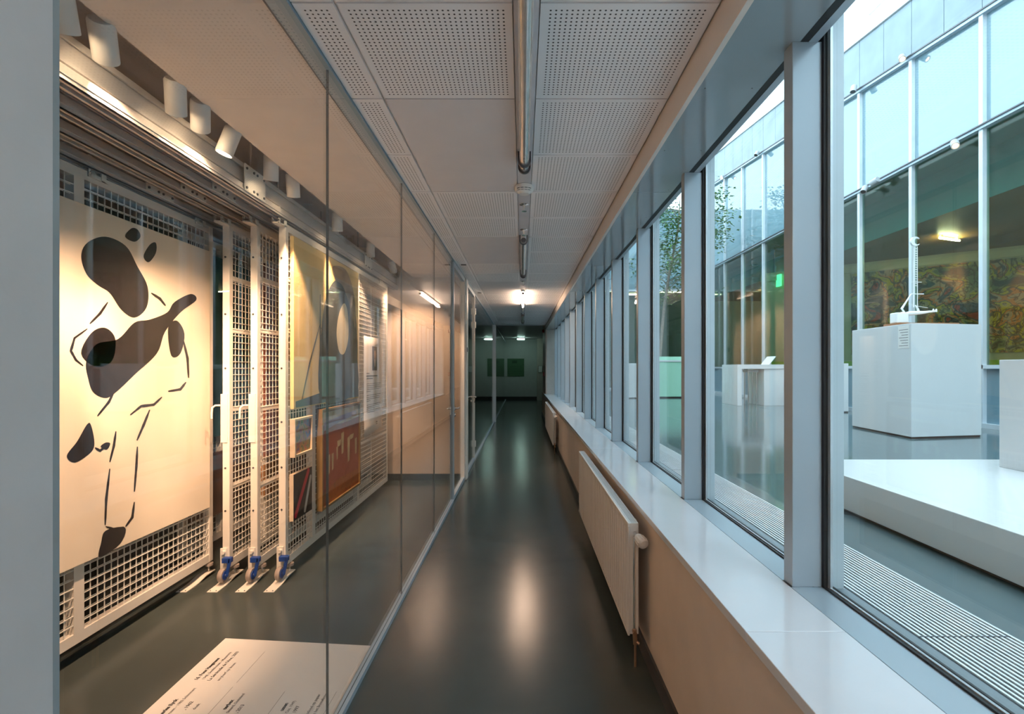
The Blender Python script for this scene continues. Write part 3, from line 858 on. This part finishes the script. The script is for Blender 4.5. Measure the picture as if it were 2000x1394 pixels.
# far end of the corridor
COOL = emis('cool_tube', (.62, 1.0, .86), 14.0)
s = thing('end_lamp', 'short cool white lamp glowing at the far end wall of the corridor', 'lamp', (-.05, 22.6, 2.80))
box('diffuser', COOL, s, -.22, .10, 22.55, 22.72, 2.78, 2.83)
box('housing', SPOTW, s, -.24, .12, 22.53, 22.74, 2.83, 2.88)
GREENP = mat('green_print', (.05, .13, .06), .5)
s = thing('wall_poster', 'square green text poster hanging on the far end wall', 'poster', (-.36, YE-.01, 1.1))
box('board', GREENP, s, -.71, .09, YE-.02, YE-.002, 1.11, 1.96)
m = MB(); m.box(-.48, -.25, YE-.0212, YE-.02, 1.74, 1.87)
for k in range(7): m.box(-.68, -.05+.02*((k*5) % 3), YE-.0212, YE-.02, 1.60-.055*k, 1.606-.055*k)
m.build('printed_lines', mat('dark_green_print', (.02, .07, .03), .5), s)
s = thing('notice', 'small framed paper notice on the beige pier at the corridor end', 'notice', (.83, YE-.56, 1.45))
box('frame', DARKM, s, .74, .94, YE-.565, YE-.55, 1.30, 1.62); box('paper', PAPER, s, .755, .925, YE-.567, YE-.565, 1.315, 1.605)
s = thing('alarm_sounder', 'red alarm sounder high on the wall past the last window', 'alarm', (BX-.03, 15.3, 2.5))
RED = mat('red_plastic', (.35, .02, .02), .4)
MB().lathe([(0, 0), (.05, 0), (.045, .05), (.03, .06), (0, .06)], (BX, 15.3, 2.63), 20, (-1, 0, 0)).build('body', RED, s, smooth=True)
s = tag(box('call_point', RED, None, BX-.04, BX, 15.25, 15.37, 1.26, 1.38), 'red square alarm call point on the wall past the last window', 'alarm')

# ------------------------------------------------------------------ radiators
def radiator(y0, y1, label):
    s = thing('radiator', label, 'radiator', (.56, (y0+y1)/2, .14), 'panel radiators under the window sill')
    xa, xb, za, zb = .535, .590, .142, .714
    n = int((y1-y0)/.064)
    pts = []
    for k in range(n):
        y = y0+.012+(y1-y0-.024)*k/n; w = (y1-y0-.024)/n
        pts += [(xa+.014, y), (xa, y+w*.12), (xa, y+w*.58), (xa+.014, y+w*.70)]
    mb = MB()
    N = len(pts)
    zz = [za+.02, zb-.02]
    mb.v = [(p[0], p[1], z) for z in zz for p in pts]
    mb.f = [(i, i+1, N+i+1, N+i) for i in range(N-1)]
    mb.build('ribbed_front', RADW, s)
    m = MB(); m.box(xa+.001, xa+.012, y0, y1, zb-.022, zb); m.box(xa+.001, xa+.012, y0, y1, za, za+.022); m.box(xa+.003, xa+.012, y0, y0+.014, za+.022, zb-.022); m.box(xa+.003, xa+.012, y1-.014, y1, za+.022, zb-.022)
    m.build('front_border', RADW, s, bevel=.003)
    for yy in (y0, y1-.004): box('side_panel', RADW, s, xa+.012, xb, yy, yy+.004, za+.01, zb)
    box('back_panel', RADW, s, xb-.008, xb, y0+.004, y1-.004, za+.01, zb-.004)
    g = MB()
    k = y0+.012
    while k < y1-.014:
        g.box(xa+.014, xb-.004, k, k+.006, zb-.007, zb-.001); k += .013
    g.box(xa+.012, xa+.018, y0+.004, y1-.004, zb-.007, zb); g.box(xb-.008, xb-.0, y0+.004, y1-.004, zb-.007, zb)
    g.build('top_grille', RADG, s, kind='stuff')
    MB().tube((xa+.036, y0-.004, zb-.05), (xa+.036, y0-.045, zb-.05), .010, 14).build('valve', CHROME, s, smooth=True)
    kn = MB()
    prof = [(0, 0), (.019, 0), (.023, .01), (.027, .05), (.024, .062), (0, .067)]
    kn.lathe(prof, (xa+.042, y0-.04, zb-.055), 20, (.30, -.85, -.35))
    ko = kn.build('valve_knob', RADW, s, smooth=True)
    rb = MB()
    ax = Vector((.30, -.85, -.35)).normalized(); a = ax.orthogonal().normalized(); b = ax.cross(a); o0 = Vector((xa+.042, y0-.04, zb-.055))
    for k in range(12):
        d = a*math.cos(k*PI/6)+b*math.sin(k*PI/6)
        rb.tube(o0+ax*.014+d*.0235, o0+ax*.05+d*.0270, .0028, 6)
    rb.build('grip_rib', RADW, ko)
    MB().tube((xa+.030, y0-.018, zb-.06), (xa+.030, y0-.018, za+.02), .006, 12).build('riser_pipe', CHROME, s, smooth=True)
    v = MB(); v.tube((xa+.030, y0-.004, za+.03), (xa+.030, y0-.035, za+.03), .010, 12); v.tube((xa+.030, y0-.022, za+.045), (xa+.034, y0-.022, za-.03), .011, 12); v.tube((xa+.034, y0-.022, za-.015), (xa+.052, y0-.03, za-.025), .008, 10)
    v.build('lock_valve', COPPER, s, smooth=True)
    MB().tube((xa+.034, y0-.022, za-.02), (xa+.034, y0-.022, 0), .0065, 12).build('floor_pipe', COPPER, s, smooth=True)
    m = MB()
    for yy in (y0+.25, y1-.25): m.box(xb, WX-.0015, yy, yy+.03, za+.1, zb-.06)
    m.build('wall_bracket', RADW, s)
radiator(2.555, 4.78, 'long ribbed white panel radiator with thermostat knob below the nearer part of the sill')
radiator(8.85, 11.8, 'ribbed white panel radiator further down the corridor beyond the long one')

# ------------------------------------------------------------------ atrium
box('floor_atrium', ALINO, None, 1.326, 12.5, -6, 21, ZS-.25, ZS-.001, kind='structure')
g = thing('floor_grille', 'linear metal floor grille running along the foot of the windows', 'grille', (1.18, 5, ZS))
box('pit', PIT, g, 1.0, 1.326, -6, 17.3, ZS-.12, ZS-.05)
box('pit_edge', EDGEM, g, 1.040, 1.072, -3, 16.9, ZS-.05, ZS+.0)
GY0, GY1 = -3, 16.9
for k in range(16):
    x = 1.077 + .0153*k
    box('slat', SLAT, g, x, x+.0068, GY0, GY1, ZS+.0005, ZS+.004)
box('edge_strip', SLAT, g, 1.320, 1.328, GY0, GY1, ZS-.05, ZS+.005)
for yy in (1.36, 3.6, 5.84): box('joint_bar', DARKM, g, 1.072, 1.322, yy, yy+.004, ZS+.002, ZS+.0045)

# facade across the atrium
fac = struct('wall_facade', (FX, 8, ZS))
ZB, ZT1 = 4.45, 1.52                     # transom heights
def za_(y): return EYE + 4.36 + .1215*(y-6.25)   # sloping head line
YF0, YF1 = -5.04, 17.36
ys = [P0 + PM*k for k in range(-6, 15)]
for y in ys:
    box('mullion', MULL, fac, FX-.05, FX+.03, y-.028, y+.028, ZS, za_(y))
for k in range(len(ys)-1):
    y0, y1 = ys[k]+.028, ys[k+1]-.028
    box('spandrel_pane', LGLASS, fac, FX, FX+.02, y0, y1, ZS+.06, ZT1-.02)
    box('clear_pane', FGLASS, fac, FX, FX+.012, y0, y1, ZT1+.02, ZB-.025)
    m = MB(); m.prism([(FX, y0, ZB+.025), (FX, y1, ZB+.025), (FX, y1, za_(y1)-.02), (FX, y0, za_(y0)-.02)], (.02, 0, 0)); m.build('frosted_pane', UGLASS, fac)
box('base_rail', MULL, fac, FX-.06, FX+.03, ys[0], ys[-1], ZS, ZS+.06)
box('transom', MULL, fac, FX-.05, FX+.03, ys[0], ys[-1], ZT1-.025, ZT1+.02)
box('transom', ALU, fac, FX-.07, FX+.03, ys[0], ys[-1], ZB-.03, ZB+.025)
box('light_rail', DARKM, fac, FX-.085, FX-.07, ys[0], ys[-1], ZB+.005, ZB+.02)
a, b = ys[0], ys[-1]
MB().prism([(FX-.07, a, za_(a)-.03), (FX-.07, b, za_(b)-.03), (FX-.07, b, za_(b)+.03), (FX-.07, a, za_(a)+.03)], (.10, 0, 0)).build('head_transom', ALU, fac)
MB().prism([(FX-.085, a, za_(a)+.01), (FX-.085, b, za_(b)+.01), (FX-.085, b, za_(b)+.028), (FX-.085, a, za_(a)+.028)], (.015, 0, 0)).build('light_rail', DARKM, fac)
par = struct('roof_parapet', (FX, 8, 5))
w = .56
k = ys[0]
while k < ys[-1]-.01:
    y0, y1 = k+.004, k+w-.004
    MB().prism([(FX-.03, y0, za_(y0)+.035), (FX-.03, y1, za_(y1)+.035), (FX-.03, y1, za_(y1)+.83), (FX-.03, y0, za_(y0)+.83)], (.03, 0, 0)).build('zinc_panel', ZINC, par)
    k += w
MB().prism([(FX, a, za_(a)+.03), (FX, b, za_(b)+.03), (FX, b, za_(b)+.84), (FX, a, za_(a)+.84)], (.15, 0, 0)).build('backing', DARKM, par)
MB().prism([(FX-.06, a, za_(a)+.84), (FX-.06, b, za_(b)+.84), (FX-.06, b, za_(b)+.90), (FX-.06, a, za_(a)+.90)], (.3, 0, 0)).build('coping', FACW, par)
up = struct('wall_upper_building', (7.2, 8, 6))
box('render', FACW, up, 6.3, 7.0, -5, 17.4, 6.0, 13.0)
for yy in (2.6, 5.2, 7.8, 10.4, 13.0):
    wn = box('window_recess', mat('upper_window', (.6, .65, .7), .2), up, 6.285, 6.3, yy, yy+1.3, 7.9, 9.8)
    m = MB(); m.box(6.27, 6.3, yy+.60, yy+.66, 7.9, 9.8); m.box(6.27, 6.3, yy-.03, yy, 7.9, 9.8); m.box(6.27, 6.3, yy+1.3, yy+1.33, 7.9, 9.8); m.build('frame', MULL, wn)

# facade spotlights
FSPOT = mat('facade_spot_enamel', (.45, .47, .49), .4)
BULB = emis('facade_bulb', (1.0, .58, .26), 5.0)
def facade_spot(pt, on, label, dirv):
    p = Vector(pt); d = Vector(dirv).normalized()
    s = thing('facade_spotlight', label, 'spotlight', pt, 'spotlights clipped to the facade rails')
    MB().lathe([(0, -.06), (.04, -.06), (.045, -.05), (.045, .06), (.04, .06), (.04, .05), (0, .05)], p, 20, d).build('body', FSPOT, s, smooth=True)
    if on: MB().lathe([(0, .068), (.012, .066), (.030, .056), (.030, .052), (0, .052)], p, 16, d).build('bulb', BULB, s, smooth=True)
    else: MB().lathe([(0, .0505), (.039, .0505), (.039, .053), (0, .053)], p, 16, d).build('lens', LENSOFF, s)
    m = MB(); m.tube(p-d*.03, (FX-.075, pt[1]+.10, pt[2]+.02), .010, 8); m.build('arm', GALV, s)
XS = FX-.16
def on_rail(x, y): return tuple(px(x, y, X=XS))
facade_spot(on_rail(1865, 281), True, 'glowing spotlight on the lower facade rail above the mural', (-.4, -.6, -.7))
facade_spot(on_rail(1762, 113), True, 'glowing spotlight on the upper facade rail below the zinc panels', (-.4, -.6, -.7))
facade_spot(on_rail(1667, 174), False, 'dark spotlight on the upper facade rail, turned off', (-.3, -.2, -.9))
facade_spot(on_rail(1688, 370), False, 'pale spotlight on the lower facade rail pointing along the mullion', (-.5, -.3, -.8))
facade_spot(on_rail(1708, 354), False, 'grey spotlight on the lower facade rail beside the pale one', (-.2, .9, -.2))
facade_spot(on_rail(1478, 300), False, 'pale unlit spotlight high on the facade near the tree', (-.5, -.3, -.8))
facade_spot(on_rail(1410, 346), True, 'glowing spotlight high on the facade right above the tree', (-.4, -.6, -.7))

# gallery room behind the facade
box('floor_gallery', mat('gallery_floor', (.18, .16, .13), .3), None, FX+.04, 12.4, -5, 17.3, ZS-.001, ZS+.002, kind='structure')
gc = struct('ceiling_gallery', (9, 6, 3.8))
GCM = mat('gallery_ceiling', (.34, .18, .05), .5)
box('lower_ceiling', GCM, gc, 6.3, 12.4, -5, 17.3, 3.80, 3.95)
box('upper_ceiling', mat('gallery_soffit', (.20, .32, .30), .5), gc, FX+.05, 6.4, -5, 17.3, 4.46, 4.6)
box('ceiling_fascia', mat('gallery_fascia', (.20, .32, .30), .5), gc, 6.29, 6.3, -5, 17.3, 3.80, 4.46)
box('wall_gallery_east', mat('gallery_wall', (.45, .42, .30), .6), None, 12.3, 12.5, -5, 17.3, ZS, 4.5, kind='structure')
for nm, yy in (('north', 17.25), ('south', -5.1)):
    box('wall_gallery_'+nm, mat('gallery_side_wall', (.26, .36, .36), .6), None, FX+.04, 12.4, yy, yy+.1, ZS, 4.6, kind='structure')
gw = struct('wall_gallery_mural', (8.5, 10, ZS))
A, B = Vector((6.6, 11.64, 0)), Vector((11.9, 7.36, 0))
dv = (B-A).normalized(); nv = Vector((-dv.y, dv.x, 0))
if nv.y > 0: nv = -nv
def slab(name, s0, s1, z0, z1, th, m, off=0.0, parent=gw):
    p = [A+dv*s0+nv*off, A+dv*s1+nv*off]
    pts = [Vector((p[0].x, p[0].y, z0)), Vector((p[1].x, p[1].y, z0)), Vector((p[1].x, p[1].y, z1)), Vector((p[0].x, p[0].y, z1))]
    return MB().prism(pts, nv*-th).build(name, m, parent)
slab('wall_panel', -1, 7.2, ZS, 3.80, .12, mat('gallery_partition', (.52, .48, .33), .6))
slab('green_band', -1, 7.2, ZS+.05, 1.66, .006, mat('lime_paint', (.35, .52, .05), .5), .006)
def mural_mat():
    m, nt, b = nodes_of('mural_paint'); N, L = nt.nodes, nt.links
    tc = N.new('ShaderNodeTexCoord')
    def noise(sc, det, dist, loc):
        mp = N.new('ShaderNodeMapping'); mp.inputs['Location'].default_value = loc; L.new(tc.outputs['Object'], mp.inputs[0])
        n = N.new('ShaderNodeTexNoise'); n.inputs['Scale'].default_value = sc; n.inputs['Detail'].default_value = det; n.inputs['Distortion'].default_value = dist
        L.new(mp.outputs[0], n.inputs['Vector']); return n.outputs['Fac']
    def ramp(fac, stops, interp='LINEAR'):
        r = N.new('ShaderNodeValToRGB'); cr = r.color_ramp; cr.interpolation = interp
        while len(cr.elements) < len(stops): cr.elements.new(.5)
        for e, (p, c) in zip(cr.elements, stops): e.position = p; e.color = tuple(c)+(1,)
        L.new(fac, r.inputs[0]); return r.outputs[0]
    c1 = ramp(noise(1.9, 2, 1.0, (1, 2, 3)), [(.30, (.03, .07, .07)), (.36, (.14, .20, .10)), (.41, (.36, .33, .16)), (.455, (.50, .42, .03)), (.49, (.10, .14, .10)), (.515, (.62, .22, .06)), (.55, (.45, .33, .22)), (.60, (.06, .10, .12)), (.66, (.42, .07, .05))], 'CONSTANT')
    ln = ramp(noise(3.4, 3, 2.2, (7, 1, 4)), [(.45, (0, 0, 0)), (.48, (1, 1, 1)), (.51, (1, 1, 1)), (.54, (0, 0, 0))])
    ml = N.new('ShaderNodeMix'); ml.data_type = 'RGBA'; ml.inputs[7].default_value = (.02, .02, .02, 1)
    mm = N.new('ShaderNodeMath'); mm.operation = 'MULTIPLY'; mm.inputs[1].default_value = .85
    L.new(ln, mm.inputs[0]); L.new(mm.outputs[0], ml.inputs[0]); L.new(c1, ml.inputs[6])
    L.new(ml.outputs[2], b.inputs['Base Color']); b.inputs['Roughness'].default_value = .6
    return m
mur = slab('mural', .85, 7.0, 1.80, 3.58, .02, mural_mat(), .02)
slab('mural_cornice', -1, 7.2, 3.60, 3.74, .03, mat('cornice_paint', (.62, .57, .38), .5), .03)
GT = emis('gallery_tube', (1.0, .72, .40), 100.0)
for k, (x, y) in enumerate(((6.9, 6.3), (8.6, 6.4), (7.0, 8.6), (10.0, 5.6), (8.0, 13.4), (6.8, 14.6), (9.4, 15.2), (7.0, 3.4))):
    s = thing('gallery_lamp', 'slim glowing ceiling tube in the gallery behind the facade glass', 'lamp', (x, y, 3.7), 'ceiling tubes of the gallery')
    MB().tube((x+.2, y+.08, 3.75), (x+.7, y+.27, 3.75), .018, 10).build('tube', GT, s, smooth=True)
    MB().box(x+.22, x+.26, y+.08, y+.12, 3.75, 3.80).box(x+.64, x+.68, y+.23, y+.28, 3.75, 3.80).build('bracket', SPOTW, s)
NT = emis('north_tube', (1.0, .80, .52), 14.0)
s = thing('exit_sign', 'green glowing sign box hanging inside the gallery behind the facade', 'sign', (6.0, 12.2, 3.4))
p = px(1512, 550, X=6.1)
box('sign_box', emis('green_glow', (.05, 1.0, .32), 1.6), s, 6.08, 6.12, p.y-.32, p.y+.28, p.z-.15, p.z+.13)
MB().tube((6.1, p.y, p.z+.13), (6.1, p.y, 4.46), .008, 8).build('rod', DARKM, s)

# north wall of the atrium
YN = 17.4
nw = struct('wall_atrium_north', (3.3, YN, ZS))
xs_ = [1.14 + 1.13*k for k in range(5)]
ZN = EYE + 2.68
for x in xs_: box('mullion', MULL, nw, x-.03, x+.03, YN-.05, YN+.03, ZS, 7.0)
for x0, x1 in zip(xs_[:-1], xs_[1:]):
    box('frosted_pane', UGLASS, nw, x0+.03, x1-.03, YN, YN+.02, ZN+.03, 6.98)
    box('clear_pane', FGLASS, nw, x0+.03, x1-.03, YN, YN+.012, ZS+.06, ZN-.03)
box('transom', MULL, nw, 1.1, 5.66, YN-.05, YN+.03, ZN-.03, ZN+.03)
box('base_rail', MULL, nw, 1.1, 5.66, YN-.05, YN+.03, ZS, ZS+.06)
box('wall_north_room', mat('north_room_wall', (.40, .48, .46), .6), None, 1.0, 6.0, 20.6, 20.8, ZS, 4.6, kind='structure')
box('ceiling_north_room', mat('north_room_ceiling', (.5, .5, .48), .6), None, 1.0, 6.0, YN+.05, 20.8, 4.3, 4.4, kind='structure')
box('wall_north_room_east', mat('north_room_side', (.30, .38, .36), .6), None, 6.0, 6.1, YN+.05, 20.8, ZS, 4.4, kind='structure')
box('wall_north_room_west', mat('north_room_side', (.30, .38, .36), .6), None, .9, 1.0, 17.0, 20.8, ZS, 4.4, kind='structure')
for x, y in ((2.4, 18.0), (3.9, 18.8), (4.9, 18.2)):
    s = thing('north_room_lamp', 'glowing ceiling tube in the room at the end of the atrium', 'lamp', (x, y, 4.2), 'ceiling tubes of the end room')
    MB().tube((x, y, 4.26), (x+.9, y, 4.26), .03, 10).build('tube', NT, s, smooth=True)
    MB().box(x, x+.9, y-.02, y+.02, 4.27, 4.30).build('bracket', SPOTW, s)
box('wall_atrium_south', FACW, None, 1.0, 6.5, -6.2, -6.0, ZS, 6.5, kind='structure')

# ------------------------------------------------------------------ atrium furniture
def plinth(name, label, corners, z0, z1, m=FURN, foot=True):
    s = thing(name, label, 'plinth', (sum(c[0] for c in corners)/len(corners), sum(c[1] for c in corners)/len(corners), z0))
    h = .018 if foot else 0
    MB().prism([(x, y, z0+h) for x, y in corners], (0, 0, z1-z0-h)).build('body', m, s, bevel=.003)
    if foot:
        cx, cy = s.location.x, s.location.y
        MB().prism([(cx+(x-cx)*.985, cy+(y-cy)*.985, z0) for x, y in corners], (0, 0, h)).build('foot', SHADOWGAP, s)
    return s
plinth('low_platform', 'low wide white platform standing beside the floor grille', [(1.63, -1.6), (5.0, -1.6), (5.0, 3.0), (1.63, 3.0)], ZS, .957)
plinth('display_plinth', 'white box plinth standing on the low platform', [(2.63, 1.5), (3.5, 1.5), (3.5, 2.776), (2.63, 2.776)], .957, 1.546, foot=False)
plinth('display_plinth', 'large white plinth carrying the white sculpture with the moon', [(4.02, 5.2), (4.89, 5.36), (4.98, 6.45), (4.09, 6.24)], ZS, 1.967)
plinth('display_plinth', 'small white plinth by the facade next to the sculpture plinth', [(4.85, 8.35), (5.38, 8.3), (5.38, 8.8), (4.85, 8.85)], ZS, 1.58)
s = thing('plinth_label', 'small printed sheet taped to the side of the sculpture plinth', 'label', (4.02, 5.35, 1.6))
ea, eb = Vector((4.02, 5.2, 0)), Vector((4.09, 6.24, 0)); ed = (eb-ea).normalized(); en = Vector((-1, .067, 0)).normalized()
def lab(z0, z1, s0, s1, off, m, name):
    p0, p1 = ea+ed*s0+en*off, ea+ed*s1+en*off
    MB().prism([(p0.x, p0.y, z0), (p1.x, p1.y, z0), (p1.x, p1.y, z1), (p0.x, p0.y, z1)], en*-.001).build(name, m, s)
lab(1.71, 1.95, .03, .20, .002, PAPER, 'sheet')
for k in range(7): lab(1.735+.028*k, 1.741+.028*k, .045, .185-.02*((k*2) % 3), .0026, INKG, 'printed_line')

# sculpture: reclining figure, ladder mast and crescent moon
SCW = mat('white_plaster', (.86, .87, .87), .45)
ys_ = 5.62
def q(x, y, dy=0): 
    v = px(x, y, Y=ys_); v.y += dy; return v
s = thing('sculpture', 'white sculpture of a lying figure, a ladder mast and a crescent moon', 'sculpture', tuple(q(1785, 630)))
zb = 1.967
bx0, bx1 = q(1728, 630).x, q(1862, 630).x
MB().prism([(bx0+.05, 5.50, zb), (bx1-.02, 5.52, zb), (bx1, 5.75, zb), (bx0+.3, 5.86, zb), (bx0+.1, 5.78, zb)], (0, 0, .032)).build('base_board', mat('brown_board', (.30, .13, .06), .5), s)
m = MB(); p0, p1 = q(1746, 622), q(1769, 616)
m.box(p0.x, p1.x, ys_-.05, ys_+.07, zb+.032, p1.z+.03); m.build('pillow_block', SCW, s, bevel=.012)
zf = q(1780, 612).z
body = [q(1753, 615), q(1762, 613), q(1768, 612.5), q(1776, 612), q(1790, 611), q(1805, 610), q(1815, 608.5), q(1826, 608)]
MB().path(body, [.012, .024, .014, .026, .022, .016, .012, .010], 12).build('figure', SCW, s, smooth=True)
m = MB()
for xx in (1823, 1828.5): m.path([q(xx, 609), q(xx, 605), q(xx+.3, 603)], [.010, .009, .006], 8)
m.build('feet', SCW, s, smooth=True)
m = MB(); m.path([q(1768, 613), q(1763, 605), q(1761, 603), q(1770, 589), q(1779, 575), q(1781, 574)], [.010, .009, .012, .008, .007, .007], 8)
m.path([q(1781, 574), q(1804, 574)], .005, 8); m.path([q(1795, 611), q(1792, 602), q(1788, 596)], [.014, .010, .006], 8)
m.build('raised_arm', SCW, s, smooth=True)
m = MB()
top, bot = 482, 600
for dx, dy in ((-3, -.015), (4, -.015), (.5, .02)):
    m.tube(q(1786+dx, bot, dy), q(1787+dx*.6, top, dy), .0035, 6)
for k in range(17):
    y = top + 3 + k*4.5
    a_, b_, c_ = q(1783.5, y, -.015), q(1790.5, y+1.5, -.015), q(1787, y+.8, .02)
    m.tube(a_, b_, .0022, 5); m.tube(b_, c_, .0022, 5)
m.tube(q(1780, 551), q(1800, 551), .003, 6)
m.path([q(1774, 593), q(1788, 597), q(1812, 601)], .002, 5)
m.build('ladder_mast', SCW, s)
m = MB(); oc = q(1787, 471.5); R = .052
pts = []
for k in range(17):
    a_ = math.radians(50) + math.radians(260)*k/16
    pts.append((oc.x+R*math.cos(a_), oc.z+R*math.sin(a_)))
for k in range(17):
    a_ = math.radians(310) - math.radians(260)*k/16
    pts.append((oc.x+.022+.036*math.cos(a_), oc.z+.036*math.sin(a_)))
m.prism([(x, oc.y-.012, z) for x, z in pts], (0, .024, 0)); m.build('crescent_moon', SCW, s)

# desk with tablet and stool
s = thing('display_desk', 'white slab-sided desk standing by the facade', 'desk', (4.6, 10.2, ZS))
DX0, DX1, DY0, DY1, DZ = 4.19, 5.25, 9.80, 10.56, 1.573
box('side_panel', FURN, s, DX0, DX0+.085, DY0, DY1, ZS, DZ-.085, bevel=.002)
box('pedestal', FURN, s, 4.72, DX1-.03, DY0+.02, DY1-.02, ZS, DZ-.085, bevel=.002)
box('top', FURN, s, DX0, DX1, DY0, DY1, DZ-.085, DZ, bevel=.002)
s2 = thing('book_stand', 'white tilted reading stand on the slab-sided desk', 'stand', (4.95, 10.0, DZ))
MB().prism([(4.88, 9.95, DZ+.002), (4.89, 9.95, DZ+.002), (5.02, 9.95, DZ+.16), (5.01, 9.95, DZ+.165)], (0, .35, 0)).build('panel', FURN, s2)
MB().prism([(4.96, 10.1, DZ), (5.0, 10.1, DZ), (4.985, 10.1, DZ+.13), (4.975, 10.1, DZ+.13)], (0, .04, 0)).build('prop', FURN, s2)
s = thing('stool', 'pale stool with slim metal legs under the slab-sided desk', 'stool', (4.59, 10.12, ZS))
box('seat', FURN, s, 4.48, 4.70, 10.0, 10.24, 1.42, 1.47, bevel=.01)
for x in (4.51, 4.67):
    for y in (10.03, 10.21): MB().tube((x, y, ZS), (x, y, 1.42), .012, 10).build('leg', CHROME, s, smooth=True)

# mint counter
s = thing('reception_counter', 'mint green reception counter in front of the indoor tree', 'counter', (3.75, 12.8, ZS))
box('body', MINT, s, 3.22, 4.30, 12.4, 13.0, ZS+.03, 1.66, bevel=.004)
box('plinth', SHADOWGAP, s, 3.26, 4.26, 12.44, 12.96, ZS, ZS+.03)
box('top', FURN, s, 3.20, 4.32, 12.38, 13.02, 1.66, 1.70, bevel=.003)
box('back_screen', MINT, s, 3.22, 4.30, 12.98, 13.0, 1.70, 1.80)
plinth('display_plinth', 'pale grey plinth beside the mint counter', [(2.50, 12.2), (2.95, 12.2), (2.95, 12.7), (2.50, 12.7)], ZS, 1.62)

# indoor tree behind the counter
BARK = mat('bark', (.32, .27, .22), .8, var=.2, scale=20, bump=.3)
LEAF = mat('leaf', (.10, .24, .035), .5, var=.35, scale=8)
s = thing('indoor_tree', 'slender leafy tree growing behind the mint counter', 'tree', (3.72, 13.6, ZS))
MB().box(3.42, 4.02, 13.3, 13.9, ZS, ZS+.5).build('planter', DARKM, s)
trunk = [(3.72, 13.6, ZS+.3), (3.70, 13.6, 1.6), (3.76, 13.58, 2.4), (3.84, 13.6, 3.2), (3.95, 13.55, 4.0), (4.15, 13.4, 5.2), (4.2, 13.4, 6.0)]
m = MB(); m.path(trunk, [.055, .05, .045, .04, .035, .025, .012], 10)
rnd = random.Random(3)
tips = []
for k in range(34):
    z = 3.3 + 2.6*k/34; x = 3.84 + .32*(z-3.2)/2; yb = 13.55
    a = rnd.uniform(0, 2*PI); L_ = rnd.uniform(.5, 1.1)
    e = Vector((x+math.cos(a)*L_+.1, yb+math.sin(a)*L_, z+rnd.uniform(.0, .5)))
    if k > 12 and k % 3 == 0: e = Vector((rnd.uniform(4.7, 5.15), rnd.uniform(12.3, 12.9), 4.35+1.5*(k-12)/22+rnd.uniform(-.1, .2)))
    m.path([(x, yb, z), (x+(e.x-x)*.5, yb+(e.y-yb)*.5, z+(e.z-z)*.5+.12), tuple(e)], [.015, .010, .004], 6)
    for t_ in (.45, .7, .9, 1.0): tips.append(Vector((x, yb, z)).lerp(e, t_))
m.build('trunk', BARK, s, smooth=True)
m = MB()
for c in tips:
    for k in range(34):
        p = c + Vector((rnd.gauss(0, .15), rnd.gauss(0, .15), rnd.gauss(-.02, .13)))
        p.x = min(p.x, 5.42)
        a = rnd.uniform(0, 2*PI); l = rnd.uniform(.06, .11); d = Vector((math.cos(a), math.sin(a), rnd.uniform(-.8, .1))).normalized()
        sd = d.cross(Vector((0, 0, 1))).normalized()*l*.36; up_ = Vector((0, 0, l*.12))
        m.add([p, p+d*l*.5+sd+up_, p+d*l, p+d*l*.5-sd+up_], [(0, 1, 2), (0, 2, 3)])
m.build('foliage', LEAF, s, kind='stuff')
